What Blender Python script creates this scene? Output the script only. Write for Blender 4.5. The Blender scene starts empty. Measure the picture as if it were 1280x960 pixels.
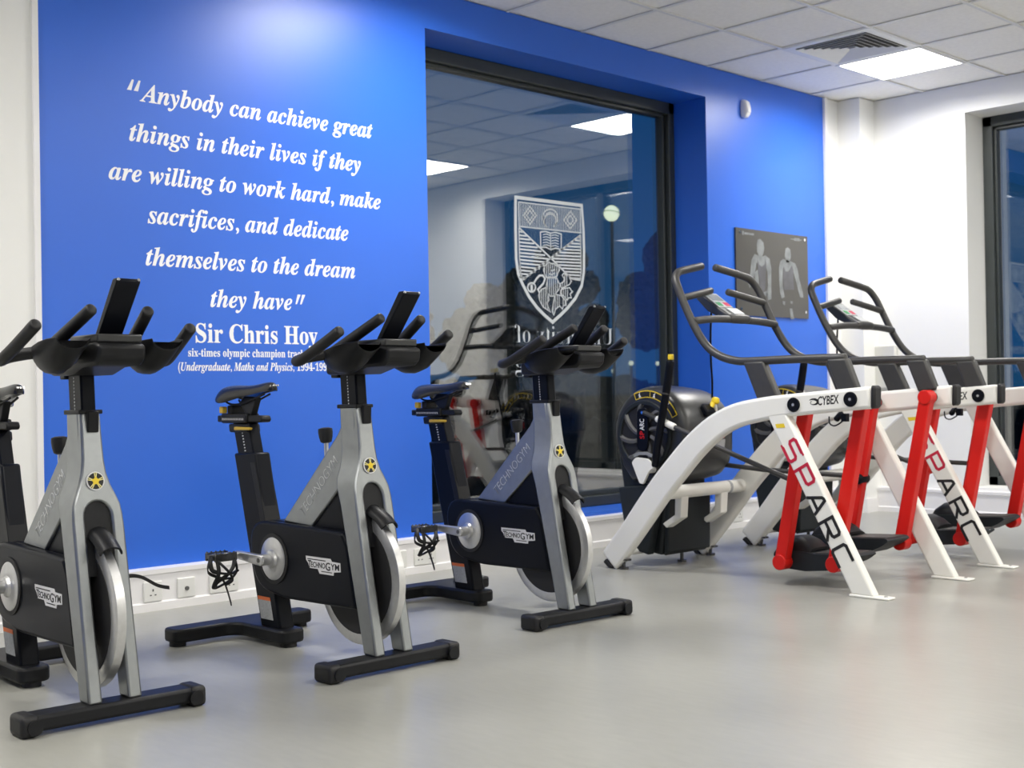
import bpy, bmesh, math, random
from mathutils import Vector, Matrix
random.seed(7)
S = bpy.context.scene
COL = S.collection
PI = math.pi

# ------------------------------------------------------------------ camera, sky, exposure
cam_d = bpy.data.cameras.new('camera')
cam = bpy.data.objects.new('camera', cam_d); COL.objects.link(cam)
F_PX, YAW, PITCH, ROLL = 1587.4, 0.7674, 0.0079, -0.0164
cam_d.sensor_fit = 'HORIZONTAL'; cam_d.sensor_width = 36.0; cam_d.lens = F_PX / 1280 * 36.0
_f = Vector((math.sin(YAW) * math.cos(PITCH), math.cos(YAW) * math.cos(PITCH), math.sin(PITCH)))
_r = Vector((math.cos(YAW), -math.sin(YAW), 0)); _u = _r.cross(_f)
_c, _s = math.cos(ROLL), math.sin(ROLL)
_r2, _u2 = _c * _r + _s * _u, -_s * _r + _c * _u
_m = Matrix((_r2, _u2, -_f)).transposed().to_4x4()
_m.translation = Vector((-4.8469, -5.0126, 0.8976))
cam.matrix_world = _m
cam_d.dof.use_dof = True; cam_d.dof.focus_distance = 4.3; cam_d.dof.aperture_fstop = 5.0
S.camera = cam
S.view_settings.view_transform = 'Standard'; S.view_settings.look = 'None'
S.view_settings.gamma = 1.0; S.view_settings.use_curve_mapping = False
S.view_settings.exposure = 0.0
LAMP_STRENGTH = 7.0            # radiance of the diffusers themselves
LAMP_POWER = 38.5              # watts of each panel, thrown downwards
LAMP_SPREAD = math.radians(166)
LAMP_X = (2.7, -0.9, -4.5); LAMP_Y = (-0.868, -3.268, -5.668, -8.068)

world = bpy.data.worlds.new('dusk_sky'); S.world = world; world.use_nodes = True
wn = world.node_tree; bg = wn.nodes['Background']
tc = wn.nodes.new('ShaderNodeTexCoord'); sx = wn.nodes.new('ShaderNodeSeparateXYZ'); rp = wn.nodes.new('ShaderNodeValToRGB')
wn.links.new(tc.outputs['Generated'], sx.inputs[0]); wn.links.new(sx.outputs['Z'], rp.inputs[0]); wn.links.new(rp.outputs[0], bg.inputs['Color'])
rp.color_ramp.elements[0].position = 0.0; rp.color_ramp.elements[0].color = (0.008, 0.055, 0.14, 1)
rp.color_ramp.elements[1].position = 0.35; rp.color_ramp.elements[1].color = (0.004, 0.055, 0.17, 1)
bg.inputs['Strength'].default_value = 1.0

# ------------------------------------------------------------------ materials
def mat(name, col, rough=0.5, metal=0.0, spec=0.5, var=0.04, scale=8.0, bump=0.0, bscale=60.0, coat=0.0):
    m = bpy.data.materials.new(name); m.use_nodes = True
    nt = m.node_tree; b = nt.nodes['Principled BSDF']
    b.inputs['Roughness'].default_value = rough; b.inputs['Metallic'].default_value = metal
    b.inputs['Specular IOR Level'].default_value = spec; b.inputs['Coat Weight'].default_value = coat
    t = nt.nodes.new('ShaderNodeTexCoord'); n = nt.nodes.new('ShaderNodeTexNoise'); n.inputs['Scale'].default_value = scale
    n.inputs['Detail'].default_value = 4
    r = nt.nodes.new('ShaderNodeValToRGB')
    r.color_ramp.elements[0].position = 0.3; r.color_ramp.elements[1].position = 0.7
    r.color_ramp.elements[0].color = tuple(max(0, c * (1 - var)) for c in col) + (1,)
    r.color_ramp.elements[1].color = tuple(min(1, c * (1 + var)) for c in col) + (1,)
    nt.links.new(t.outputs['Object'], n.inputs['Vector']); nt.links.new(n.outputs['Fac'], r.inputs[0])
    nt.links.new(r.outputs[0], b.inputs['Base Color'])
    if bump:
        n2 = nt.nodes.new('ShaderNodeTexNoise'); n2.inputs['Scale'].default_value = bscale; n2.inputs['Detail'].default_value = 2
        bp = nt.nodes.new('ShaderNodeBump'); bp.inputs['Strength'].default_value = bump; bp.inputs['Distance'].default_value = 0.002
        nt.links.new(t.outputs['Object'], n2.inputs['Vector']); nt.links.new(n2.outputs['Fac'], bp.inputs['Height'])
        nt.links.new(bp.outputs[0], b.inputs['Normal'])
    return m
def emit(name, col, strength):
    m = bpy.data.materials.new(name); m.use_nodes = True; nt = m.node_tree
    b = nt.nodes['Principled BSDF']; b.inputs['Base Color'].default_value = (0.8, 0.8, 0.8, 1)
    b.inputs['Emission Color'].default_value = tuple(col) + (1,); b.inputs['Emission Strength'].default_value = strength
    return m
def glass_mat(name, tint, r0):
    m = bpy.data.materials.new(name); m.use_nodes = True; nt = m.node_tree
    nt.nodes.remove(nt.nodes['Principled BSDF']); out = nt.nodes['Material Output']
    tr = nt.nodes.new('ShaderNodeBsdfTransparent'); tr.inputs[0].default_value = tuple(tint) + (1,)
    gl = nt.nodes.new('ShaderNodeBsdfGlossy'); gl.inputs['Roughness'].default_value = 0.0; gl.inputs[0].default_value = (1, 1, 1, 1)
    lw = nt.nodes.new('ShaderNodeLayerWeight'); lw.inputs['Blend'].default_value = 0.5
    pw = nt.nodes.new('ShaderNodeMath'); pw.operation = 'POWER'; pw.inputs[1].default_value = 5.0
    ma = nt.nodes.new('ShaderNodeMath'); ma.operation = 'MULTIPLY_ADD'; ma.inputs[1].default_value = 1 - r0; ma.inputs[2].default_value = r0
    mx = nt.nodes.new('ShaderNodeMixShader')
    nt.links.new(lw.outputs['Facing'], pw.inputs[0]); nt.links.new(pw.outputs[0], ma.inputs[0]); nt.links.new(ma.outputs[0], mx.inputs[0])
    nt.links.new(tr.outputs[0], mx.inputs[1]); nt.links.new(gl.outputs[0], mx.inputs[2]); nt.links.new(mx.outputs[0], out.inputs[0])
    return m

M = {}
M['blue'] = mat('blue_satin_paint', (0.020, 0.135, 0.68), 0.37, spec=0.6, var=0.02, scale=2, bump=0.05, bscale=250)
M['white'] = mat('white_wall_paint', (0.84, 0.84, 0.815), 0.55, spec=0.3, var=0.01, scale=2, bump=0.04, bscale=200)
M['trim'] = mat('white_gloss_trim', (0.85, 0.84, 0.84), 0.35, var=0.01)
M['ceil'] = mat('mineral_ceiling_tile', (0.95, 0.93, 0.875), 0.9, spec=0.1, var=0.03, scale=40)
M['tbar'] = mat('ceiling_grid_bar', (0.78, 0.78, 0.76), 0.5, var=0.01)
M['frame'] = mat('dark_grey_window_frame', (0.035, 0.042, 0.042), 0.4, var=0.05)
M['glass'] = glass_mat('window_glass', (0.96, 0.98, 0.98), 0.155)
M['decal'] = mat('frosted_white_vinyl', (0.62, 0.66, 0.68), 0.6, var=0.02)
M['letter'] = mat('white_wall_vinyl', (0.90, 0.91, 0.93), 0.5, var=0.01)
M['plastic'] = mat('black_moulded_plastic', (0.011, 0.0115, 0.013), 0.42, spec=0.2, var=0.15, scale=20, bump=0.06, bscale=400)
M['guard'] = mat('black_satin_guard', (0.0045, 0.0055, 0.009), 0.33, spec=0.12, var=0.1, scale=6)
M['rubber'] = mat('black_rubber_grip', (0.012, 0.012, 0.013), 0.5, spec=0.35, var=0.1, scale=60, bump=0.15, bscale=500)
M['silver'] = mat('silver_metallic_paint', (0.30, 0.315, 0.322), 0.36, metal=0.85, var=0.05, scale=30)
M['alu'] = mat('brushed_aluminium', (0.62, 0.62, 0.62), 0.32, metal=0.85, var=0.05, scale=60)
M['chrome'] = mat('polished_chrome', (0.75, 0.75, 0.75), 0.12, metal=1.0, var=0.02)
M['greyline'] = mat('pale_grey_print', (0.62, 0.63, 0.64), 0.5, var=0.02)
M['pad'] = mat('grey_brown_tread_rubber', (0.060, 0.055, 0.050), 0.6, var=0.25, scale=60)
M['dimline'] = mat('grey_outline_print', (0.22, 0.23, 0.24), 0.5, var=0.02)
M['yellow'] = mat('yellow_plastic', (0.75, 0.55, 0.02), 0.4, var=0.04)
M['gold'] = mat('yellow_lever_plastic', (0.55, 0.36, 0.03), 0.45, var=0.04)
M['orange'] = mat('orange_label_band', (0.75, 0.16, 0.03), 0.5, var=0.03)
M['label'] = mat('grey_warning_label', (0.36, 0.37, 0.38), 0.5, var=0.15, scale=120)
M['badge'] = mat('pale_silver_badge', (0.66, 0.66, 0.68), 0.35, var=0.03)
M['black'] = mat('flat_black_print', (0.008, 0.008, 0.009), 0.6, var=0.02)
M['white_metal'] = mat('white_powder_coat', (0.80, 0.795, 0.745), 0.38, spec=0.5, var=0.015, scale=5)
M['red'] = mat('red_powder_coat', (0.60, 0.012, 0.008), 0.36, spec=0.3, var=0.04, scale=6)
M['redprint'] = mat('red_print', (0.50, 0.012, 0.045), 0.5, var=0.02)
M['shell'] = mat('charcoal_moulded_shell', (0.028, 0.029, 0.030), 0.32, var=0.08, scale=6)
M['steel_dark'] = mat('dark_slate_panel', (0.014, 0.018, 0.021), 0.5, spec=0.3, var=0.08)
M['screen'] = mat('grey_lcd_screen', (0.30, 0.33, 0.33), 0.15, var=0.05)
M['console'] = mat('dark_console_plastic', (0.03, 0.033, 0.036), 0.35, var=0.05)
M['bezel'] = mat('light_console_fascia', (0.55, 0.57, 0.58), 0.4, var=0.05)
M['green'] = mat('green_button', (0.02, 0.30, 0.08), 0.4); M['pink'] = mat('pink_red_button', (0.7, 0.05, 0.12), 0.4)
M['socket'] = mat('white_socket_plastic', (0.78, 0.78, 0.75), 0.3, var=0.01)
M['dot'] = mat('socket_slot_grey', (0.10, 0.10, 0.10), 0.6)
M['poster'] = mat('charcoal_poster_print', (0.075, 0.072, 0.065), 0.35, var=0.08, scale=3)
M['skin'] = mat('grey_photo_tone', (0.20, 0.215, 0.22), 0.4, var=0.3, scale=14)
M['shirt'] = mat('dark_grey_photo_tone', (0.105, 0.105, 0.115), 0.4, var=0.15, scale=14)
M['lamp'] = emit('lit_ceiling_diffuser', (1.0, 0.97, 0.92), LAMP_STRENGTH)
M['globe'] = emit('lit_globe_lamp', (0.9, 1.0, 0.72), 1.1)
M['glow'] = emit('distant_lit_lamp', (0.9, 0.95, 0.7), 0.7)
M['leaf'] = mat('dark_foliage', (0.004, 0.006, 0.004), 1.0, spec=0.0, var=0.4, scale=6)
M['bark'] = mat('dark_bark', (0.03, 0.025, 0.02), 0.9, var=0.3)
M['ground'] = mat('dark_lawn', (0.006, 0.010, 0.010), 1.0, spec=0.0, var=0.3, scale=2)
M['vent'] = mat('white_vent_louvre', (0.85, 0.85, 0.82), 0.45, var=0.02)
M['ventdark'] = mat('vent_plenum_black', (0.10, 0.10, 0.10), 0.9)

def floor_mat():
    m = mat('grey_mottled_vinyl', (0.31, 0.305, 0.285), 0.34, spec=0.5, var=0.0)
    nt = m.node_tree; b = nt.nodes['Principled BSDF']; t = nt.nodes['Texture Coordinate']
    n1 = nt.nodes.new('ShaderNodeTexNoise'); n1.inputs['Scale'].default_value = 1.6; n1.inputs['Detail'].default_value = 6
    n2 = nt.nodes.new('ShaderNodeTexNoise'); n2.inputs['Scale'].default_value = 45; n2.inputs['Detail'].default_value = 3
    mp = nt.nodes.new('ShaderNodeMapping'); mp.inputs['Scale'].default_value = (1, 0.25, 1)
    ad = nt.nodes.new('ShaderNodeMath'); ad.operation = 'MULTIPLY_ADD'; ad.inputs[1].default_value = 0.5
    r = nt.nodes.new('ShaderNodeValToRGB'); r.color_ramp.elements[0].position = 0.45; r.color_ramp.elements[1].position = 1.05
    r.color_ramp.elements[0].color = (0.285, 0.285, 0.260, 1); r.color_ramp.elements[1].color = (0.35, 0.35, 0.32, 1)
    nt.links.new(t.outputs['Object'], n1.inputs[0]); nt.links.new(t.outputs['Object'], mp.inputs[0]); nt.links.new(mp.outputs[0], n2.inputs[0])
    nt.links.new(n2.outputs['Fac'], ad.inputs[0]); nt.links.new(n1.outputs['Fac'], ad.inputs[2])
    nt.links.new(ad.outputs[0], r.inputs[0]); nt.links.new(r.outputs[0], b.inputs['Base Color'])
    rr = nt.nodes.new('ShaderNodeMapRange'); rr.inputs['To Min'].default_value = 0.27; rr.inputs['To Max'].default_value = 0.32
    nt.links.new(n1.outputs['Fac'], rr.inputs[0]); nt.links.new(rr.outputs[0], b.inputs['Roughness'])
    return m
M['floor'] = floor_mat()

# ------------------------------------------------------------------ mesh helpers
def obj(name, bm, m, parent=None, bevel=0.0, seg=2, smooth=True, ang=38, loc=None):
    bmesh.ops.recalc_face_normals(bm, faces=bm.faces)
    me = bpy.data.meshes.new(name); bm.to_mesh(me); bm.free()
    for mm in (m if isinstance(m, (list, tuple)) else [m]): me.materials.append(mm)
    if smooth:
        me.polygons.foreach_set('use_smooth', [True] * len(me.polygons))
        me.set_sharp_from_angle(angle=math.radians(ang))
    o = bpy.data.objects.new(name, me); COL.objects.link(o)
    if parent: o.parent = parent
    if loc: o.location = loc
    if bevel:
        bv = o.modifiers.new('bevel', 'BEVEL'); bv.width = bevel; bv.segments = seg
        bv.limit_method = 'ANGLE'; bv.angle_limit = math.radians(40)
    return o
def thing(name, label, cat, loc=(0, 0, 0), rotz=0.0, group=None):
    o = bpy.data.objects.new(name, None); COL.objects.link(o)
    o.location = loc; o.rotation_euler = (0, 0, rotz); o.empty_display_size = 0.1
    o['label'] = label; o['category'] = cat
    if group: o['group'] = group
    return o
def tag(o, label, cat, group=None):
    o['label'] = label; o['category'] = cat
    if group: o['group'] = group
    return o
def struct(name, bm, m, **k):
    o = obj(name, bm, m, smooth=k.pop('smooth', False), **k); o['kind'] = 'structure'; return o
def dup(root, loc, rotz, label):
    r = root.copy(); COL.objects.link(r); r.location = loc; r.rotation_euler = (0, 0, rotz); r['label'] = label
    for ch in list(root.children):
        c = ch.copy(); COL.objects.link(c); c.parent = r
        for g in list(ch.children):
            d = g.copy(); COL.objects.link(d); d.parent = c
    return r
def box(bm, lo, hi):
    x0, y0, z0 = lo; x1, y1, z1 = hi
    v = [bm.verts.new(p) for p in ((x0,y0,z0),(x1,y0,z0),(x1,y1,z0),(x0,y1,z0),(x0,y0,z1),(x1,y0,z1),(x1,y1,z1),(x0,y1,z1))]
    for f in ((0,3,2,1),(4,5,6,7),(0,1,5,4),(1,2,6,5),(2,3,7,6),(3,0,4,7)): bm.faces.new([v[i] for i in f])
def BOX(*pairs):
    bm = bmesh.new()
    for lo, hi in pairs: box(bm, lo, hi)
    return bm
def loft(bm, loops, cap=True):
    vs = [[bm.verts.new(p) for p in l] for l in loops]; n = len(vs[0])
    for a, b in zip(vs, vs[1:]):
        for i in range(n): bm.faces.new((a[i], a[(i+1) % n], b[(i+1) % n], b[i]))
    if cap: bm.faces.new(vs[0][::-1]); bm.faces.new(vs[-1])
    return vs
def prism(bm, pts, f, lo, hi):            # pts 2D outline; f(p, q, d) -> point at depth d
    loft(bm, [[f(p, q, lo) for p, q in pts], [f(p, q, hi) for p, q in pts]])
def catmull(pts, n=6):
    pts = [Vector(p) for p in pts]
    if len(pts) < 3: return pts
    out = []
    for i in range(len(pts) - 1):
        p0 = pts[max(i-1, 0)]; p1 = pts[i]; p2 = pts[i+1]; p3 = pts[min(i+2, len(pts)-1)]
        for k in range(n):
            t = k / n
            out.append(0.5 * ((2*p1) + (p2-p0)*t + (2*p0-5*p1+4*p2-p3)*t*t + (3*p1-p0-3*p2+p3)*t**3))
    out.append(pts[-1]); return out
def tube(bm, pts, r, n=12, sm=6, flat=1.0, dome=True):
    P = catmull(pts, sm) if sm else [Vector(p) for p in pts]
    R = [r] * len(P) if not isinstance(r, (list, tuple)) else [r[min(int(i / max(1, len(P)-1) * (len(r)-1)), len(r)-2)] * (1 - (i/max(1,len(P)-1)*(len(r)-1) - min(int(i/max(1,len(P)-1)*(len(r)-1)), len(r)-2))) + r[min(int(i/max(1,len(P)-1)*(len(r)-1)), len(r)-2)+1] * (i/max(1,len(P)-1)*(len(r)-1) - min(int(i/max(1,len(P)-1)*(len(r)-1)), len(r)-2)) for i in range(len(P))]
    T = [(P[min(i+1, len(P)-1)] - P[max(i-1, 0)]).normalized() for i in range(len(P))]
    if dome:
        k0 = R[0] * 0.35; k1 = R[-1] * 0.35
        P = [P[0], P[0] + T[0]*k0*0.35, P[0] + T[0]*k0] + P[1:-1] + [P[-1] - T[-1]*k1, P[-1] - T[-1]*k1*0.35, P[-1]]
        R = [R[0]*0.62, R[0]*0.88, R[0]] + R[1:-1] + [R[-1], R[-1]*0.88, R[-1]*0.62]
        T = [T[0], T[0]] + T + [T[-1], T[-1]]
    up = Vector((0, 0, 1)) if abs(T[0].z) < 0.9 else Vector((1, 0, 0))
    X = T[0].cross(up).normalized(); loops = []
    for p, t, rr in zip(P, T, R):
        X = (X - t * X.dot(t)).normalized(); Y = t.cross(X)
        loops.append([p + X*rr*math.cos(a) + Y*rr*flat*math.sin(a) for a in (2*PI*i/n for i in range(n))])
    loft(bm, loops)
def TUBE(pts, r, **k):
    bm = bmesh.new(); tube(bm, pts, r, **k); return bm
def cyl(bm, c, axis, r, h, n=24, r2=None):
    c = Vector(c); ax = Vector(axis).normalized()
    up = Vector((0, 0, 1)) if abs(ax.z) < 0.9 else Vector((1, 0, 0))
    X = ax.cross(up).normalized(); Y = ax.cross(X); r2 = r if r2 is None else r2
    L = []
    for rr, d in ((r, 0), (r2, h)):
        L.append([c + ax*d + X*rr*math.cos(2*PI*i/n) + Y*rr*math.sin(2*PI*i/n) for i in range(n)])
    loft(bm, L)
def CYL(*a, **k):
    bm = bmesh.new(); cyl(bm, *a, **k); return bm
def lathe(bm, c, axis, prof, n=28):       # prof: (r, h) pairs; open ends are capped
    c = Vector(c); ax = Vector(axis).normalized()
    up = Vector((0, 0, 1)) if abs(ax.z) < 0.9 else Vector((1, 0, 0))
    X = ax.cross(up).normalized(); Y = ax.cross(X)
    loft(bm, [[c + ax*h + X*r*math.cos(2*PI*i/n) + Y*r*math.sin(2*PI*i/n) for i in range(n)] for r, h in prof])
def ring(bm, c, axis, r_out, r_in, h, n=36):
    c = Vector(c); ax = Vector(axis).normalized()
    up = Vector((0, 0, 1)) if abs(ax.z) < 0.9 else Vector((1, 0, 0))
    X = ax.cross(up).normalized(); Y = ax.cross(X)
    vs = [[bm.verts.new(c + ax*d + (X*math.cos(2*PI*i/n) + Y*math.sin(2*PI*i/n))*r) for i in range(n)] for r, d in ((r_out, 0), (r_out, h), (r_in, h), (r_in, 0))]
    for k in range(4):
        a, b = vs[k], vs[(k+1) % 4]
        for i in range(n): bm.faces.new((a[i], a[(i+1) % n], b[(i+1) % n], b[i]))
def ribbon(bm, pts, w, f, lo, hi, closed=False):   # flat stroke of width w (or list) along a 2D line, thickness lo..hi
    P = [Vector(p) for p in pts]; n = len(P); Lf, Rt = [], []
    for i in range(n):
        a = P[(i-1) % n] if (closed or i > 0) else None; b = P[(i+1) % n] if (closed or i < n-1) else None
        d1 = (P[i]-a).normalized() if a is not None else None; d2 = (b-P[i]).normalized() if b is not None else None
        d = ((d1 or d2) + (d2 or d1))
        d = d.normalized() if d.length > 1e-6 else d1
        nrm = Vector((-d.y, d.x)); ww = (w[i] if isinstance(w, (list, tuple)) else w) / 2
        if d1 is not None and d2 is not None: ww /= max(0.5, d.dot(d1))
        Lf.append(P[i] + nrm*ww); Rt.append(P[i] - nrm*ww)
    loops = [[f(l.x, l.y, lo), f(r.x, r.y, lo), f(r.x, r.y, hi), f(l.x, l.y, hi)] for l, r in zip(Lf, Rt)]
    vs = loft(bm, loops, cap=not closed)
    if closed:
        a, b = vs[-1], vs[0]
        for i in range(4): bm.faces.new((a[i], a[(i+1) % 4], b[(i+1) % 4], b[i]))
def math_letters(s, style):
    out = ''
    for ch in s:
        o = ord(ch)
        U, Lw = (0x1D468, 0x1D482) if style == 'bold_italic' else (0x1D400, 0x1D41A)
        if 'A' <= ch <= 'Z': out += chr(U + o - 65)
        elif 'a' <= ch <= 'z': out += chr(Lw + o - 97)
        elif '0' <= ch <= '9': out += chr(0x1D7CE + o - 48)
        else: out += ch
    return out
def text_mesh(name, body, X, Y, origin, width=None, height=None, depth=0.001, m=None, parent=None, offset=0.0, shear=0.0):
    """lettering laid along X (unit vec) with letter-up Y; scaled so that its measured extent fits width; height = size"""
    cu = bpy.data.curves.new(name, 'FONT'); cu.body = body; cu.size = 1.0; cu.extrude = 0.0; cu.offset = offset; cu.resolution_u = 3; cu.shear = shear
    t = bpy.data.objects.new(name, cu); COL.objects.link(t)
    bpy.context.view_layer.update()
    me = bpy.data.meshes.new_from_object(t)
    bpy.data.objects.remove(t); bpy.data.curves.remove(cu)
    xs = [v.co.x for v in me.vertices]; x0, x1 = min(xs), max(xs)
    sx_ = width / (x1 - x0) if width else height
    sy_ = height or sx_
    X = Vector(X); Y = Vector(Y); Z = X.cross(Y); O = Vector(origin)
    bm = bmesh.new(); bm.from_mesh(me); bpy.data.meshes.remove(me)
    for v in bm.verts: v.co = O + X*((v.co.x - x0)*sx_) + Y*(v.co.y*sy_)
    g = bmesh.ops.extrude_face_region(bm, geom=bm.faces[:]) if depth else {'geom': []}
    for v in g['geom']:
        if isinstance(v, bmesh.types.BMVert): v.co += Z*depth
    return obj(name, bm, m, parent, smooth=False)

# ------------------------------------------------------------------ room shell
H = 3.0; XE = 3.55; XL = -9.0; YB = -9.6
WX0, WX1, WZ0, WZ1, WD = -0.597, 1.77, 0.20, 2.80, 0.40       # big window opening and wall depth
struct('floor', BOX(((XL, YB, -0.1), (XE + 0.4, 0.4, 0.0))), M['floor'])
struct('ceiling', BOX(((XL, YB, H + 0.006), (XE + 0.4, 0.4, H + 0.1))), M['ceil'])
bm = bmesh.new(); g = 0.012
for k in range(-14, 6): box(bm, (k*0.6 - g, YB, H - 0.002), (k*0.6 + g, 0, H + 0.004))
y = -0.568
while y > YB: box(bm, (XL, y - g, H - 0.0035), (XE, y + g, H + 0.0035)); y -= 0.6
struct('trim_1', bm, M['tbar'])                                 # the ceiling grid
struct('wall_back', BOX(((-2.652, 0, 0), (WX0, WD, H)), ((WX0, 0, WZ1), (WX1, WD, H)), ((WX0, 0, 0), (WX1, WD, WZ0)), ((WX1, 0, 0), (3.15, WD, H))), M['blue'])
struct('wall_back_left', BOX(((XL, 0, 0), (-2.652, WD, H))), M['white'])
struct('wall_back_right', BOX(((3.15, 0, 0), (XE, WD, H)), ((3.35, -0.18, 0), (XE, 0, H))), M['white'])
EY0, EY1, EZ0, EZ1 = -0.88, -3.4, 0.2, 2.80                    # end wall window
struct('wall_right', BOX(((XE, EY0, 0), (XE + 0.4, 0.4, H)), ((XE, EY1, EZ1), (XE + 0.4, EY0, H)), ((XE, EY1, 0), (XE + 0.4, EY0, EZ0)), ((XE, YB, 0), (XE + 0.4, EY1, H))), M['white'])
struct('wall_left', BOX(((XL - 0.2, YB, 0), (XL, 0.4, H))), M['blue'])
struct('wall_front', BOX(((XL, YB - 0.2, 0), (XE + 0.4, YB, H))), M['white'])
struct('trim_2', BOX(((-2.676, -0.012, 0.18), (-2.652, 0, H))), M['trim'])
struct('trim_3', BOX(((3.15, -0.02, 0.18), (3.185, 0, H))), M['trim'])
# dado trunking with a lower lid step
def trunking(lo, hi, axis):
    bm = bmesh.new(); a0, a1 = lo, hi
    prof = [(0, 0.0), (0.058, 0.0), (0.058, 0.034), (0.048, 0.040), (0.048, 0.152), (0.056, 0.157), (0.056, 0.176), (0.0, 0.180)]
    if axis == 'x': prism(bm, prof, lambda p, q, d: Vector((d, -p, q)), a0, a1)
    else: prism(bm, prof, lambda p, q, d: Vector((XE - p, d, q)), a0, a1)
    return bm
struct('baseboard_back', trunking(XL, 3.35, 'x'), M['trim'])
struct('baseboard_right', trunking(YB, -0.18, 'y'), M['trim'])
struct('baseboard_corner', BOX(((3.335, -0.195, 0), (XE - 0.06, -0.0, 0.10))), M['trim'])
# big window
def window(name, x0, x1, z0, z1, yo, mul=()):
    fy0, fy1 = yo, yo + 0.12
    w = thing(name, '', ''); del w['label']; del w['category']; w['kind'] = 'structure'
    f = obj('window_frame', BOX(((x0, fy0, z0), (x0 + 0.07, fy1, z1)), ((x1 - 0.058, fy0, z0), (x1, fy1, z1)), ((x0, fy0, z1 - 0.075), (x1, fy1, z1)), ((x0, fy0, z0), (x1, fy1, z0 + 0.065)),
        *[((x - 0.04, fy0, z0), (x + 0.04, fy1, z1)) for x in mul]), M['frame'], w, bevel=0.006, smooth=False)
    b = obj('glazing_bead', BOX(((x0 + 0.07, fy0 + 0.03, z0 + 0.065), (x1 - 0.07, fy0 + 0.09, z0 + 0.095)), ((x0 + 0.07, fy0 + 0.03, z1 - 0.095), (x1 - 0.07, fy0 + 0.09, z1 - 0.075)),
        ((x0 + 0.07, fy0 + 0.03, z0 + 0.065), (x0 + 0.088, fy0 + 0.09, z1 - 0.075)), ((x1 - 0.088, fy0 + 0.03, z0 + 0.065), (x1 - 0.07, fy0 + 0.09, z1 - 0.075))), M['frame'], w, bevel=0.004, smooth=False)
    p = obj('window_pane', BOX(((x0 + 0.075, fy0 + 0.055, z0 + 0.07), (x1 - 0.075, fy0 + 0.075, z1 - 0.08))), M['glass'], w, smooth=False)
    return w
window('window_1', WX0, WX1, WZ0, WZ1, 0.26)
w2 = window('window_2', 0.0, EY0 - EY1, EZ0, EZ1, 0.0, mul=(1.25,))
w2.location = (XE + 0.26, EY0, 0); w2.rotation_euler = (0, 0, -PI/2)

# ------------------------------------------------------------------ outside at dusk
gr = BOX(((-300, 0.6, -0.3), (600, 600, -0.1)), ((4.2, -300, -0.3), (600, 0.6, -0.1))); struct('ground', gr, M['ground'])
def tree(x, y, h, r, label, seed):
    rnd = random.Random(seed); t = thing('tree', label, 'tree', (x, y, -0.1), 0, 'trees outside the window')
    obj('trunk', TUBE([(0, 0, 0), (0.1, 0, h*0.3), (0, 0.05, h*0.6)], [0.18, 0.13, 0.08], n=8, dome=False), M['bark'], t)
    bm = bmesh.new()
    for i in range(13):
        a = rnd.uniform(0, 2*PI); q = rnd.uniform(0, 0.6)*r; z = h*rnd.uniform(0.42, 0.9)
        s = r*rnd.uniform(0.3, 0.5)*(1.25 - 0.6*z/h)
        g_ = bmesh.ops.create_icosphere(bm, subdivisions=4, radius=s, matrix=Matrix.Translation((q*math.cos(a), q*math.sin(a), z)))
        for v in g_['verts']:
            n_ = v.co - Vector((q*math.cos(a), q*math.sin(a), z)); v.co += n_*(0.14*math.sin(9*n_.x/s + i)*math.sin(8*n_.y/s + 2*i)*math.sin(10*n_.z/s) + rnd.uniform(-0.07, 0.08))
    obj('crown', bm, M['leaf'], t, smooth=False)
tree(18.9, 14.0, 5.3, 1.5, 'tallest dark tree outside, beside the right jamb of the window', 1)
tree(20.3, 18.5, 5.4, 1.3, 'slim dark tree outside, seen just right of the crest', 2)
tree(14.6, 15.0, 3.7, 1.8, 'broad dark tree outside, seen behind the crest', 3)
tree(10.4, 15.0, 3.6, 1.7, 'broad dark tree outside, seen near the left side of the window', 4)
bm = bmesh.new(); rnd = random.Random(11)
for i in range(70):
    x = 8.5 + i*0.36; s = rnd.uniform(0.45, 0.62); c = Vector((x, 23 + rnd.uniform(-0.3, 0.3), rnd.uniform(0.45, 0.95)))
    for v in bmesh.ops.create_icosphere(bm, subdivisions=2, radius=s, matrix=Matrix.Translation(c))['verts']: v.co += (v.co - c)*rnd.uniform(-0.2, 0.2)
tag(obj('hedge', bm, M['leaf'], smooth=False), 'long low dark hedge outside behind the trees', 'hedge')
t = thing('street_lamp', 'street lamp with a glowing round globe outside the window', 'lamp', (7.64, 6.0, -0.1))
obj('lamp_post', TUBE([(0, 0, 0), (0, 0, 3.24)], 0.022, sm=0), M['frame'], t)
bm = bmesh.new(); bmesh.ops.create_uvsphere(bm, u_segments=24, v_segments=16, radius=0.105, matrix=Matrix.Translation((0, 0, 3.34)))
obj('lamp_globe', bm, M['globe'], t)
bm = bmesh.new(); ring(bm, (0, 0, 3.336), (0.25, 0, 1), 0.109, 0.104, 0.009); ring(bm, (-0.004, 0, 3.34), (1, 0.3, 0.25), 0.109, 0.104, 0.009)
obj('lamp_cage', bm, M['frame'], t)
for x, y, z, s, lab in ((17.29, 14, 1.66, 0.055, 'larger glowing bollard lamp far outside, below the tallest tree'), (16.68, 14, 1.48, 0.045, 'smaller glowing bollard lamp far outside, left of the larger one'), (18.24, 14, 1.66, 0.05, 'faint bollard lamp far outside, right of the larger one')):
    t = thing('bollard_lamp', lab, 'lamp', (x, y, -0.1), 0, 'distant bollard lamps')
    obj('post', TUBE([(0, 0, 0), (0, 0, z - s)], 0.03, sm=0), M['frame'], t)
    bm = bmesh.new(); bmesh.ops.create_uvsphere(bm, u_segments=14, v_segments=10, radius=s, matrix=Matrix.Translation((0, 0, z)))
    obj('lamp_head', bm, M['glow'], t)

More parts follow.
